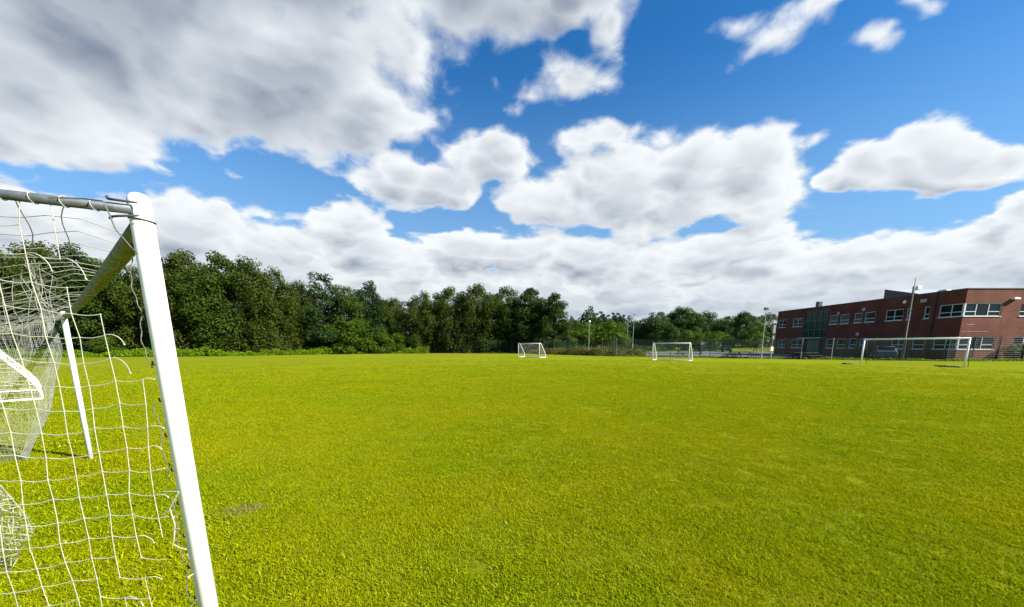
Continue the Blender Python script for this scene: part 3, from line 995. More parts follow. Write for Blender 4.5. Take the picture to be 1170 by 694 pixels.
obj('post', bm, M['white_paint'], goal, True)
bm = bmesh.new(); capped(bm, rel(FAR_B), rel(FAR_T + Vector((0, 0, 0.02))), POST_R)
obj('post', bm, M['white_paint'], goal, True)
cb0 = NT_TOP + Vector((0.002, 0, -0.095)); cb1 = FAR_T + Vector((0, 0, -0.06))
bm = bmesh.new()
cpts = [cb0.lerp(cb1, t / 24) for t in range(25)]
cpts = [p - Vector((0, 0, 0.03 * math.sin(PI * i / 24))) for i, p in enumerate(cpts)]
tube(bm, [rel(p) for p in cpts], POST_R * 1.02, 24)
cbo = obj('crossbar', bm, M['algae'], goal, True)
at_a = cbo.data.attributes.new('algae', 'FLOAT', 'POINT')
gl = (cb1 - cb0).normalized(); rear = Vector((-gl.y, gl.x, 0)).normalized()
if rear.y > 0: rear = -rear
for i, v in enumerate(cbo.data.vertices):
    t = (v.co - rel(cb0)).dot(gl)
    c = rel(cb0) + gl * t
    nn = (v.co - c).normalized()
    at_a.data[i].value = max(0, min(1, 0.45 + 0.6 * nn.dot((rear * 0.6 + Vector((0, 0, -0.8))).normalized())))
# grey side bars that carry the net
BD = Vector((-0.988, -0.115, 0.055)).normalized()
b0 = Vector((-1.245, 1.262, BAR_Z))
b0 = at(141, 238.5, 1.27)
b1_ = at(0, 222, 1.215)
BD = (b1_ - b0).normalized()
bm = bmesh.new()
tube(bm, [rel(b0 + Vector((0.02, 0.01, 0))), rel(b0 + BD * 0.5), rel(b0 + BD * 1.0), rel(b0 + BD * 1.12 + Vector((0, 0, -0.05))), rel(b0 + BD * 1.17 + Vector((0, 0, -0.18))), rel(Vector(((b0 + BD * 1.45).x, (b0 + BD * 1.45).y, 0)))], 0.0145, 16)
obj('net_bar', bm, M['galvanised'], goal, True)
f0 = FAR_T + Vector((-0.02, -0.01, -0.06))
BDF = Vector((BD.x, BD.y, 0.0)).normalized()
bm = bmesh.new()
tube(bm, [rel(f0), rel(f0 + BDF * 0.9), rel(f0 + BDF * 1.05 + Vector((0, 0, -0.06))), rel(f0 + BDF * 1.1 + Vector((0, 0, -0.2))), rel(Vector(((f0 + BDF * 1.4).x, (f0 + BDF * 1.4).y, 0)))], 0.0145, 12)
obj('net_bar', bm, M['galvanised'], goal, True)
# strap, clamp and hooks at the top of the near post
bm = bmesh.new()
ax = (NT_TOP - NT_BASE).normalized()
sc_ = NT_BASE + ax * ((at(163, 251, 1.3).z + 0.05) / ax.z)
for dz in (0.0,):
    ring = []
    for k in range(25):
        t = 2 * PI * k / 24
        ring.append(rel(sc_ + Vector((math.cos(t) * (POST_R + 0.0015), math.sin(t) * (POST_R + 0.0015), dz - 0.004 * math.cos(t)))))
    tube(bm, ring, 0.0026, 6)
obj('strap', bm, M['black_strap'], goal, True)
bm = bmesh.new()
j = b0
for dz in (0.022, -0.026):
    tube(bm, [rel(j + Vector((0.045, 0.0, dz * 0.8))), rel(j + Vector((-0.01, -0.012, dz))), rel(j + Vector((-0.03, -0.014, dz * 1.1)))], 0.0036, 8)
tube(bm, [rel(j + Vector((-0.029, -0.014, 0.024))), rel(j + Vector((-0.033, -0.014, 0.032)))], 0.0042, 8)
tube(bm, [rel(j + Vector((-0.029, -0.014, -0.028))), rel(j + Vector((-0.034, -0.014, -0.036)))], 0.0042, 8)
obj('clamp', bm, M['black_strap'], goal, True)
bm = bmesh.new()
rnd = random.Random(3)
for k in range(15):   # old black net hooks down the back of the post
    z = 0.2 + k * 0.13
    c = NT_BASE + ax * z + Vector((-POST_R * 0.92, -POST_R * 0.25, 0))
    tube(bm, [rel(c), rel(c + Vector((-0.010, -0.004, 0.002))), rel(c + Vector((-0.011, -0.004, 0.014)))], 0.003, 6)
obj('net_hooks', bm, M['black_strap'], goal, True)

# --- the net
MS = 0.080
rn = np.random.default_rng(17)
def side_point(s, z, jit=True):
    """point of the near side net: s along the bar from the post, z height"""
    base = b0 + BD * s
    sag = 0.008 * math.sin(s * 9 + z * 2.2) + 0.006 * math.sin(z * 7 + s * 3)
    p = Vector((base.x, base.y, z + 0.012 * math.sin(s * 14 + z * 5)))
    p += Vector((0.12, -0.99, 0)) * sag
    p.x += 0.005 * math.sin(z * 9 + s * 21)
    return p
bm = bmesh.new()
SR = 0.00145
ncol, nrow = 13, 26
def sagline(p, q, n=4, drop=0.006):
    return [p.lerp(q, t / n) - Vector((0, 0, drop * math.sin(PI * t / n))) for t in range(n + 1)]
grid = {}
ztop = b0.z
for i in range(ncol + 1):
    for jx in range(nrow + 1):
        s = 0.035 + i * MS
        z = ztop - jx * MS
        grid[i, jx] = side_point(s, max(0.01, z)) + Vector((float(rn.normal()) * 0.0022, float(rn.normal()) * 0.0022, float(rn.normal()) * 0.003))
        if jx == 0:
            grid[i, jx] = b0 + BD * s - Vector((0, 0, 0.015))
# torn cells along the front edge and two holes further in
torn_h = {(0, 6), (0, 18), (0, 19), (0, 20), (0, 21), (0, 2), (0, 3), (0, 5), (0, 14), (1, 15), (0, 16), (0, 17), (2, 16), (0, 1), (1, 1), (2, 1), (1, 2), (3, 17), (0, 4), (1, 3)}
torn_v = {(0, 3), (0, 5), (0, 18), (0, 19), (0, 20), (0, 21), (1, 3), (0, 1), (0, 2), (0, 14), (0, 15), (1, 15), (0, 4), (0, 0), (0, 16), (2, 16), (0, 17), (1, 0), (1, 1), (1, 2), (0, 6), (2, 2)}
used = {}
for i in range(ncol + 1):
    for jx in range(nrow):
        if (i, jx) in torn_v: continue
        used[i, jx] = used.get((i, jx), 0) + 1; used[i, jx + 1] = used.get((i, jx + 1), 0) + 1
        tube(bm, sagline(grid[i, jx], grid[i, jx + 1], 3, 0.0), SR, 5, cap=False)
for jx in range(1, nrow + 1):
    for i in range(ncol):
        if (i, jx) in torn_h: continue
        used[i, jx] = used.get((i, jx), 0) + 1; used[i + 1, jx] = used.get((i + 1, jx), 0) + 1
        tube(bm, sagline(grid[i, jx], grid[i + 1, jx], 4, 0.005), SR, 5, cap=False)
for key, p in grid.items():   # knots
    if key[1] > 0 and used.get(key, 0) > 1:
        bmesh.ops.create_icosphere(bm, subdivisions=1, radius=0.0032, matrix=Matrix.Translation(p))
# loose ends from the torn edge
ends = [(1, 3, .05, -.05), (1, 5, .05, -.03), (0, 7, .03, .0), (0, 9, .045, -.005), (0, 10, .035, -.01), (0, 11, .04, .01), (0, 12, .04, -.01), (0, 13, .045, .0), (1, 14, .05, -.03),
        (1, 16, .05, -.01), (2, 17, .05, -.04), (1, 18, .06, -.03), (2, 2, .06, -.06), (3, 2, .06, -.05), (1, 6, .05, -.05)]
for (i, jx, dx, dz) in ends:
    if not used.get((i, jx)): continue
    p = grid[i, jx]
    q = p + Vector((dx, 0.01, dz))
    h1 = p + Vector((dx * 0.35, 0.0, 0.010)); h2 = p + Vector((dx * 0.9, 0.01, dz * 0.2 + 0.004))
    cv = []
    for t8 in range(9):
        t = t8 / 8
        cv.append(p * (1 - t) ** 3 + h1 * 3 * t * (1 - t) ** 2 + h2 * 3 * t * t * (1 - t) + q * t ** 3)
    tube(bm, cv, SR, 5)
    bmesh.ops.create_icosphere(bm, subdivisions=1, radius=0.0036, matrix=Matrix.Translation(q))
# white ties round the bar
for k in range(12):
    c = b0 + BD * (0.075 + 0.08 * k)
    ring = []
    for q in range(13):
        t = 2 * PI * q / 12
        ring.append(c + Vector((0.002 * math.sin(t * 2), math.cos(t) * 0.0165, math.sin(t) * 0.0165)))
    tube(bm, ring, 0.0013, 5)
for v in bm.verts: v.co -= GO
obj('side_net', bm, M['net'], goal)
# edge rope: loops down the post from hook to hook, broken in the middle
bm = bmesh.new()
for (z0, z1, k0) in ((1.99, 1.62, 0.0), (1.50, 1.22, 1.0), (1.14, 0.72, 2.0)):
    n_ = 40
    rp = []
    for k in range(n_ + 1):
        z = z0 + (z1 - z0) * k / n_
        c = NT_BASE + ax * z
        rp.append(c + Vector((-POST_R - 0.003 - 0.018 * abs(math.sin(k * 0.16 + k0)), -0.022 + 0.003 * math.sin(k), 0)) - GO)
    tube(bm, rp, [0.0017 + 0.0006 * math.sin(k * 2.1) for k in range(n_ + 1)], 5)
dr = [at(55, 226, 1.2), at(95, 227, 1.22), at(118, 230, 1.22), at(124, 243, 1.2), at(132, 262, 1.21), at(150, 283, 1.24), at(157, 290, 1.27)]
tube(bm, [p - GO for p in dr], 0.0021, 5)
obj('edge_rope', bm, M['cord_dark'], goal)
# white cord ends knotted on the post's lower half
bm = bmesh.new()
for (pts) in ([(204, 563), (194, 581), (200, 600), (199, 615), (198, 622), (205, 626), (213, 628)], [(186, 562), (204, 562)], [(198, 605), (205, 604)],
              [(214, 634), (216, 640)], [(214, 660), (221, 656)], [(218, 693), (226, 684)], [(193, 583), (186, 588)]):
    tube(bm, [at(px, py, 1.26 if px < 215 else 1.285) - GO for px, py in pts], 0.0022, 5)
obj('cord_ends', bm, M['net'], goal)

# roof net: cords parallel to the crossbar and to the bar, sagging between
LG_ = (cb1 - cb0).length
def roof_point(u, v):
    """u 0..1 along the crossbar, v metres back from it"""
    p = cb0.lerp(cb1, u) + Vector((0, 0, -0.02))
    q = b0.lerp(f0, u) + BD * v * (1 - u) + BDF * v * u
    p = p.lerp(q, min(1, v / 0.12))
    near = 1 - math.exp(-u * 6.4 / 0.55)
    sag = near * (0.16 + 0.22 * math.sin(PI * min(1, u * 1.02)) ) * math.sin(PI * min(1.0, (v + 0.06) / 1.2) * 0.8) * (1.0 - 0.3 * u)
    p.z -= sag
    p.z += 0.02 * math.sin(u * 40 + v * 9) * near
    p.x += 0.012 * math.sin(u * 70 + v * 17)
    return p
bm = bmesh.new()
NU = 44
for k in range(0, 10):
    v = 0.03 + k * 0.12
    tube(bm, [roof_point(t / (NU * 2), v + 0.008 * math.sin(t * .7 + k)) - GO for t in range(NU * 2 + 1)], SR, 4, cap=False)
for k in range(1, NU):
    u = k / NU
    tube(bm, [roof_point(u + 0.002 * math.sin(v * 2 + k), 0.03 + v * 1.08 / 13) - GO for v in range(14)], SR, 4, cap=False)
obj('roof_net', bm, M['net'], goal)
# white bunch of gathered cords hanging from the sagging roof, and slack strings below it
bm = bmesh.new()
for k in range(22):
    t0 = rn.uniform(0, 1)
    a_ = at(36 + rn.normal() * 5, 302 + rn.normal() * 6, 2.3)
    b_ = at(42 + rn.normal() * 8, 335 + rn.normal() * 9, 2.35)
    c_ = at(50 + rn.normal() * 13, 352 + rn.normal() * 10, 2.4)
    tube(bm, [p - GO for p in (a_, a_.lerp(b_, .5) + Vector((rn.normal() * .015, 0, rn.normal() * .015)), b_, c_)], 0.0013, 4, cap=False)
for k in range(26):
    y0 = 322 + k * 4.0 + rn.normal() * 3
    Yd = 2.5 + 0.02 * k + rn.uniform(-.1, .3)
    x1 = 70 - abs(k - 12) * 0.7 + rn.normal() * 6
    n_ = 7
    pts = []
    for q in range(n_ + 1):
        f_ = q / n_
        pts.append(at(-30 + (x1 + 30) * f_, y0 + (4 + rn.uniform(-2, 6)) * (1 - f_) - 10 * math.sin(f_ * PI * .8) * (k % 3 - 0.6) * .5 - 8 * f_ * (k % 4 == 0), Yd) - GO)
    tube(bm, pts, 0.0016, 4, cap=False)
for k in range(6):
    x0 = -14 + k * 9 + k * 5.5 + rn.normal() * 2
    tube(bm, [at(x0 + rn.normal() * 3 + q * 1.5, 318 + q * 17 + rn.normal() * 2, 2.55) - GO for q in range(7)], 0.0016, 4, cap=False)
obj('gathered_net', bm, M['net_old'], goal)

# far side net, its front edge slipped back along the bar
bm = bmesh.new()
def far_point(s, z):
    p = f0 + BDF * s
    return Vector((p.x + 0.03 * math.sin(z * 8 + s * 5), p.y + 0.06 * math.sin(z * 5 + s * 9), z))
edge = lambda z: 0.06 + 0.10 * (2.05 - z) + 0.30 * max(0, (1.55 - z)) ** 1.15
for k in range(78):
    z = 2.02 - k * 0.026
    e = edge(z) + 0.01 * math.sin(k * 1.7)
    if e > 1.25: continue
    ph_ = rn.uniform(0, 6)
    tube(bm, [far_point(e + (1.3 - e) * t / 14, z + 0.016 * math.sin(t * 0.8 + ph_) - 0.03 * math.sin(PI * t / 14)) - GO for t in range(15)], 0.0015, 4, cap=False)
for k in range(48):
    s = 0.06 + k * 0.026
    ph_ = rn.uniform(0, 6)
    pts = [far_point(max(s + 0.008 * math.sin(q * 0.9 + ph_), edge(2.02 - q * 0.1) + 0.002 * k), 2.02 - q * 0.1) - GO for q in range(21)]
    tube(bm, pts, 0.0015, 4, cap=False)
for k in range(34):
    off = abs(rn.normal()) * 0.13
    ph_ = rn.uniform(0, 6)
    pts = [far_point(edge(2.03 - q * 0.075) + off * min(1, 0.25 + q * 0.06) + 0.012 * math.sin(q * 0.8 + ph_), 2.03 - q * 0.075) - GO for q in range(27)]
    tube(bm, pts, 0.0016, 4, cap=False)
obj('far_side_net', bm, M['net_old'], goal)
# heap of bunched netting trailing to the ground
bm = bmesh.new()
HY = 2.5
def hb(py):
    pr = [(548, -6), (556, 2), (580, 22), (598, 36), (606, 41), (622, 25), (640, 20), (664, 2), (672, -5)]
    for (a, b) in zip(pr, pr[1:]):
        if a[0] <= py <= b[0]:
            return a[1] + (b[1] - a[1]) * (py - a[0]) / (b[0] - a[0])
    return -8
for k in range(58):
    py = 552 + k * 2.0
    xr = hb(py) + rn.normal() * 1.5
    dpt = HY + rn.uniform(-.08, .08)
    pts = []
    for q in range(9):
        x = -80 + (xr + 80) * q / 8
        p = at(x, py + rn.normal() * 1.6 + (4 - q * .5) * math.sin(k), dpt + rn.normal() * .02)
        p.z = max(0.006, p.z)
        pts.append(p - GO)
    tube(bm, pts, 0.0021, 4, cap=False)
for k in range(18):
    x = -75 + k * 6.4
    pts = []
    for q in range(13):
        py = 552 + q * 9.5
        p = at(min(x + rn.normal() * 1.5 + q * .4, hb(py)), py, HY + rn.uniform(-.06, .06))
        p.z = max(0.006, p.z)
        pts.append(p - GO)
    tube(bm, pts, 0.0021, 4, cap=False)
obj('bunched_net', bm, M['net'], goal)

# ------------------------------------------------------------------ small goals
def small_goal():
    W_, H_, D_ = 3.66, 1.83, 1.25
    r = 0.038
    root = thing('small_goal', 'x', 'goal')
    prof = [(0.10, H_), (0.35, H_ - 0.06), (0.62, H_ - 0.48), (D_ - 0.22, 0.72), (D_ - 0.04, 0.38), (D_, 0.16), (D_, r)]
    for sx in (0, 1):
        x = W_ * sx
        bm = bmesh.new(); tube(bm, [(x, 0, 0), (x, 0, H_ - 0.08), (x, 0.02, H_ - 0.02), (x, 0.1, H_)], r, 12)
        obj('post', bm, M['white_paint'], root, True)
        bm = bmesh.new(); tube(bm, [(x, a, b) for a, b in prof], r * 0.85, 10)
        tube(bm, [(x, D_, r), (x, 0.02, r)], r * 0.85, 10)
        obj('side_frame', bm, M['white_paint'], root, True)
    bm = bmesh.new(); tube(bm, [(r * 0.5, 0.02, H_ - 0.03), (W_ - r * 0.5, 0.02, H_ - 0.03)], r, 12)
    obj('crossbar', bm, M['white_paint'], root, True)
    bm = bmesh.new(); tube(bm, [(0, D_, r), (W_, D_, r)], r * 0.85, 10)
    obj('ground_bar', bm, M['white_paint'], root, True)
    bm = bmesh.new()
    pp = [Vector((0, a, b)) for a, b in prof]
    L = [0]
    for a, b in zip(pp, pp[1:]): L.append(L[-1] + (b - a).length)
    def along(s):
        for i in range(len(pp) - 1):
            if s <= L[i + 1] + 1e-6:
                return pp[i].lerp(pp[i + 1], (s - L[i]) / (L[i + 1] - L[i]))
        return pp[-1]
    n = 20
    for k in range(n + 1):
        p = along(L[-1] * k / n)
        tube(bm, [(W_ * q / 6, p.y - 0.05 * math.sin(PI * q / 6), p.z - 0.04 * math.sin(PI * q / 6)) for q in range(7)], 0.0055, 3, cap=False)
    for q in range(31):
        f_ = q / 30
        tube(bm, [(W_ * f_, along(L[-1] * k / n).y - 0.05 * math.sin(PI * f_), along(L[-1] * k / n).z - 0.04 * math.sin(PI * f_)) for k in range(n + 1)], 0.0055, 3, cap=False)
    for sx in (0, 1):
        for k in range(1, 15):
            z = H_ * k / 15
            ymax = max([along(L[-1] * q / 60).y for q in range(61) if along(L[-1] * q / 60).z >= z] or [0.1])
            tube(bm, [(W_ * sx, 0, z), (W_ * sx, ymax, z)], 0.0055, 3, cap=False)
        for k in range(1, 10):
            y = D_ * k / 10
            zmax = max([along(L[-1] * q / 60).z for q in range(61) if along(L[-1] * q / 60).y >= y] or [0.1])
            tube(bm, [(W_ * sx, y, 0.04), (W_ * sx, y, zmax)], 0.0055, 3, cap=False)
    obj('net', bm, M['net'], root)
    return root
sg = small_goal()
GA = Vector((0.85, 49.6, 0)); GA2 = Vector((3.45, 47.0, 0))
sg.location = GA; sg.rotation_euler = (0, 0, math.atan2(GA2.y - GA.y, GA2.x - GA.x))
sg['label'] = 'small white goal with curved side frames, alone in front of the conical trees'
sg['group'] = 'small portable goals'
dup(sg, (15.05, 39.9, 0), math.atan2(-2.4, 2.76), 'small white goal with curved side frames, in front of the fence and car park', group='small portable goals')
# third: rear corner showing at the left edge of the photo through the near net
cr = ground(49, 457)
an = math.atan2(cr.y, cr.x)          # width runs along the sight line
dirw = Vector((math.cos(an), math.sin(an), 0)); dird = Vector((-dirw.y, dirw.x, 0))
# local +y (rear) must point to the right of the picture
rz = an + PI
wv = Vector((math.cos(rz), math.sin(rz), 0)); dv = Vector((-wv.y, wv.x, 0))
org = Vector((cr.x, cr.y, 0)) - wv * 3.66 - dv * 1.25
dup(sg, org, rz, 'small white goal cut off by the left photo edge, seen through the near net', group='small portable goals')

# ------------------------------------------------------------------ big goal on the right
gl_ = ground(983.5, 416.5); gr_ = ground(1101.5, 420.5)
bg_ = thing('large_goal', 'large white goal far off at the right, in front of the brick building', 'goal', gl_, math.atan2(gr_.y - gl_.y, gr_.x - gl_.x))
WL = (gr_ - gl_).length
for x in (0, WL):
    bm = bmesh.new(); tube(bm, [(x, 0, -0.05), (x, 0, 2.13)], 0.058, 16)
    obj('post', bm, M['white_paint'], bg_, True)
bm = bmesh.new(); tube(bm, [(-0.05, 0, 2.10), (WL + 0.05, 0, 2.10)], 0.055, 16)
obj('crossbar', bm, M['white_paint'], bg_, True)
for x in (0, WL):
    bm = bmesh.new(); tube(bm, [(x, 0.03, 2.06), (x, 0.6, 2.0), (x, 0.75, 1.9), (x, 1.35, 0.0)], 0.016, 8)
    obj('net_bar', bm, M['galvanised'], bg_, True)
bm = bmesh.new()
for k in range(36):   # what is left of its dark net
    x = WL * k / 35
    tube(bm, [(x, 0.08, 2.05), (x, 0.6, 1.97 - 0.05 * math.sin(k)), (x, 0.8, 1.75), (x, 1.1, 0.9 + .05 * math.sin(k * 2)), (x, 1.35, 0.02)], 0.003, 3, cap=False)
for k in range(16):
    f_ = k / 15
    y, z = (0.08 + 0.72 * f_ * 2, 2.05 - 0.3 * f_ * 2) if f_ < .5 else (0.8 + 0.55 * (f_ - .5) * 2, 1.75 - 1.73 * (f_ - .5) * 2)
    tube(bm, [(0, y, z), (WL / 2, y - .04, z - .05 if z > .1 else z), (WL, y, z)], 0.003, 3, cap=False)
obj('net', bm, M['cord_dark'], bg_)
def heap(name, label, cat, path, r, seed, m):
    rnd = random.Random(seed)
    bm = bmesh.new()
    for k in range(4):
        pts = []
        for (x, y) in path:
            pts.append((x + rnd.uniform(-r, r), y + rnd.uniform(-r, r), max(0.03, rnd.uniform(0.0, r * 0.9))))
        tube(bm, pts, [rnd.uniform(0.02, 0.045) for _ in path], 7)
    tag(obj(name, bm, m, None, True), label, cat)
g1_, g2_ = ground(1070, 419.4), ground(1098, 420.2)
heap('net_bundle', 'dark rolled netting lying at the foot of the right-hand goal post', 'netting', [(g1_.x + (g2_.x - g1_.x) * k / 8, g1_.y + (g2_.y - g1_.y) * k / 8) for k in range(9)], 0.14, 1, M['cord_dark'])
g1_, g2_ = ground(962, 416.2), ground(977, 416.2)
heap('net_bundle', 'small dark heap lying left of the big goal post', 'netting', [(g1_.x + (g2_.x - g1_.x) * k / 4, g1_.y + (g2_.y - g1_.y) * k / 4) for k in range(5)], 0.12, 2, M['cord_dark'])

# ------------------------------------------------------------------ brick building
BX, BY0, BY1, BH, BX2 = 47.6, 40.0, 67.8, 7.4, 78.0
bld = thing('brick_building', 'two-storey red brick school building with white windows and a flat roof', 'building', (BX, BY0, 0))
def fy(px, z):
    """depth on the long shaded face (x = BX) under photo column px at height z"""
    lo, hi = 38.0, 72.0
    for _ in range(40):
        Y = (lo + hi) / 2
        t = Y * CT - (z - EYE) * ST      # camera depth
        q = PPX + F * BX / t
        if q > px: lo = Y
        else: hi = Y
    return (lo + hi) / 2
def fx(px, z):
    t = BY0 * CT - (z - EYE) * ST
    return (px - PPX) / F * t
U0, U1, L0, L1 = 4.62, 5.95, 1.15, 2.50
left_up = [(890, 898), (906, 917), (948, 957.5), (960, 970), (976, 985), (988, 1000), (1012, 1032), (1036, 1041), (1056, 1062)]
left_lo = [(889, 897), (904, 917), (944, 952), (956, 966), (970, 978), (982, 990), (1018, 1034), (1042, 1056)]
wins_left, wins_right = [], []
for a, b in left_up:
    y0, y1 = sorted((fy(a, 5.3) - BY0, fy(b, 5.3) - BY0)); wins_left.append((y0, y1, U0, U1))
for a, b in left_lo:
    y0, y1 = sorted((fy(a, 1.8) - BY0, fy(b, 1.8) - BY0)); wins_left.append((y0, y1, L0, L1))
cu = fy(1073, 5.3) - BY0; cl = fy(1066, 1.8) - BY0
wins_left += [(0.0, cu, U0, U1), (0.0, cl, L0, L1)]
ru, rl = fx(1144.5, 5.3) - BX, fx(1136, 1.8) - BX
wins_right += [(0.0, ru, U0, U1), (0.0, rl, L0, L1)]
q0 = fx(1157.5, 1.8) - BX
for k in range(5):
    a = q0 + k * 5.0
    wins_right += [(a, a + 3.4, L0, L1), (a, a + 3.4, U0, U1)]
tw0, tw1 = sorted((fy(944, 4) - BY0, fy(918, 4) - BY0))      # stair tower glazing
wins_left.append((tw0, tw1, 0.15, 6.9))
def holed(bm, u0, u1, z0, z1, holes, P, depth, skipside=None):
    """a wall face with openings and reveals; P(u, z, d) -> point, d inward"""
    us = sorted({u0, u1, *[h[0] for h in holes], *[h[1] for h in holes]})
    zs = sorted({z0, z1, *[h[2] for h in holes], *[h[3] for h in holes]})
    for a, b in zip(us, us[1:]):
        for c, d in zip(zs, zs[1:]):
            if b - a < 1e-5 or d - c < 1e-5: continue
            mu, mz = (a + b) / 2, (c + d) / 2
            if any(h[0] < mu < h[1] and h[2] < mz < h[3] for h in holes): continue
            bm.faces.new([bm.verts.new(P(*q, 0)) for q in ((a, c), (b, c), (b, d), (a, d))])
    for (a, b, c, d) in holes:
        for (p, q) in (((a, c), (b, c)), ((b, c), (b, d)), ((b, d), (a, d)), ((a, d), (a, c))):
            if abs(p[0] - q[0]) < 1e-6 and abs(p[0]) < 1e-6: continue     # open at the corner
            bm.faces.new([bm.verts.new(P(*p, 0)), bm.verts.new(P(*q, 0)), bm.verts.new(P(*q, depth)), bm.verts.new(P(*p, depth))])
PL = lambda u, z, d: Vector((d, u, z))
PR = lambda u, z, d: Vector((u, d, z))
bm = bmesh.new()
holed(bm, 0, BY1 - BY0, 0, BH, wins_left, PL, 0.16)
holed(bm, 0, BX2 - BX, 0, BH, wins_right, PR, 0.16)
LB, LR = BY1 - BY0, BX2 - BX
for quad in (((0, LB), (LR, LB)), ((LR, LB), (LR, 0))):
    (xa, ya), (xb, yb) = quad
    bm.faces.new([bm.verts.new(p) for p in ((xa, ya, 0), (xb, yb, 0), (xb, yb, BH), (xa, ya, BH))])
me = bpy.data.meshes.new('wall'); bm.to_mesh(me); bm.free()
link('wall', me, M['brick'], bld)
bm = bmesh.new()
box(bm, 0.3, LR - 0.3, 0.3, LB - 0.3, BH - 0.45, BH - 0.3)
rf = obj('roof', bm, M['roof'], bld)
bm = bmesh.new()
t = 0.16
box(bm, -0.05, t, -0.05, LB + 0.05, BH, BH + 0.09)
box(bm, t, LR + 0.05, -0.05, t, BH, BH + 0.09)
box(bm, LR - t, LR + 0.05, t, LB + 0.05, BH, BH + 0.09)
box(bm, t, LR - t, LB - t, LB + 0.05, BH, BH + 0.09)
obj('coping', bm, M['coping'], bld)
# rear of parapet
bm = bmesh.new()
box(bm, 0.003, 0.3, 0.003, LB - 0.003, BH - 0.5, BH - 0.003) if False else None
for (x0, x1, y0, y1) in ((0.12, 0.28, 0.12, LB - 0.12), (0.28, LR - 0.12, 0.12, 0.28)):
    box(bm, x0, x1, y0, y1, BH - 0.6, BH - 0.005)
obj('parapet', bm, M['brick'], bld)
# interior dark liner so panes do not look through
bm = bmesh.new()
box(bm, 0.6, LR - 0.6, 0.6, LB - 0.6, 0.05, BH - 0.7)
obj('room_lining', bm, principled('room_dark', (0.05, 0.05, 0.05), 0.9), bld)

def window(P, a, b, c, d, panes, frame_m, glass_m, corner=False, sill=True):
    fw = 0.07
    bm = bmesh.new()
    def bar(u0, u1, z0, z1, d0=0.05, d1=0.13):
        p, q = P(u0, z0, d0), P(u1, z1, d1)
        box(bm, min(p.x, q.x), max(p.x, q.x), min(p.y, q.y), max(p.y, q.y), z0, z1)
    bar(a, b, c, c + fw); bar(a, b, d - fw, d)
    xs = [a + (b - a) * k / panes for k in range(panes + 1)]
    for i, x in enumerate(xs):
        x0 = x if i == 0 else (x - fw if i == panes else x - fw / 2)
        if corner and i == 0:
            continue
        bar(x0, x0 + fw, c + fw, d - fw)
    tr = c + (d - c) * 0.36
    for i in range(panes):
        l = xs[i] + (fw if i == 0 else fw / 2); r = xs[i + 1] - (fw if i == panes - 1 else fw / 2)
        if corner and i == 0: l = xs[0]
        if i % 3 != 1 or panes < 3:
            bar(l, r, tr - fw / 2, tr + fw / 2)
    w = obj('window', bm, frame_m, bld)
    bm = bmesh.new()
    e = 0.13 if not corner else 0.105
    bm.faces.new([bm.verts.new(P(u, z, 0.10)) for u, z in ((a + (0.1 if corner else 0.02), c + 0.02), (b - 0.02, c + 0.02), (b - 0.02, d - 0.02), (a + (0.1 if corner else 0.02), d - 0.02))])
    obj('pane', bm, glass_m, w)
    if sill:
        bm = bmesh.new()
        p, q = P(a - (0.0 if corner else 0.06), c - 0.07, -0.05), P(b + 0.06, c - 0.002, 0.05)
        box(bm, min(p.x, q.x), max(p.x, q.x), min(p.y, q.y), max(p.y, q.y), c - 0.07, c - 0.002)
        obj('sill', bm, frame_m, w)
for (a, b, c, d) in wins_left:
    if d > 6.5: continue
    cor = a == 0.0
    n = max(1, min(3, round((b - a) / 1.1)))
    window(PL, a, b, c, d, n, M['window_frame'], M['glass'], cor, sill=True)
for (a, b, c, d) in wins_right:
    cor = a == 0.0
    window(PR, a, b, c, d, 3, M['window_frame'], M['glass'], cor)
for (c, d) in ((U0, U1), (L0, L1)):   # white corner mullions
    bm = bmesh.new(); box(bm, 0.03, 0.19, 0.03, 0.19, c, d)
    obj('corner_post', bm, M['window_frame'], bld)
# stair tower: green glass wall in a grey grid, with a door below
bm = bmesh.new()
bm.faces.new([bm.verts.new(PL(u, z, 0.11)) for u, z in ((tw0, 2.6), (tw1, 2.6), (tw1, 6.9), (tw0, 6.9))])
sg_ = obj('stair_glazing', bm, M['green_glass'], bld)
bm = bmesh.new()
for k in range(5):
    y = tw0 + (tw1 - tw0) * k / 4
    box(bm, 0.03, 0.12, y - 0.04, y + 0.04, 0.15, 6.9)
for z in (2.6, 4.0, 5.4, 6.86):
    box(bm, 0.035, 0.115, tw0, tw1, z - 0.04, z + 0.04)
obj('mullions', bm, principled('mullion_green', (0.05, 0.12, 0.10), 0.5), sg_)
bm = bmesh.new()
for k in range(2):
    a = tw0 + (tw1 - tw0) * (0.27 + 0.25 * k)
    box(bm, 0.05, 0.11, a, a + (tw1 - tw0) * 0.22, 0.15, 2.45, 0.01)
dr_ = obj('door', bm, principled('door_green', (0.03, 0.07, 0.06), 0.4), bld)
bm = bmesh.new()
tube(bm, [(0.0, tw0 + (tw1 - tw0) * .5, 0.9), (-0.03, tw0 + (tw1 - tw0) * .5, 0.95), (-0.03, tw0 + (tw1 - tw0) * .5, 1.4), (0.0, tw0 + (tw1 - tw0) * .5, 1.45)], 0.015, 8)
obj('handle', bm, M['alloy'], dr_)
bm = bmesh.new(); box(bm, -0.9, 0.0, tw0 - 0.1, tw1 + 0.1, 2.62, 2.76, 0.02)
obj('canopy', bm, M['roof_sheet'], bld)
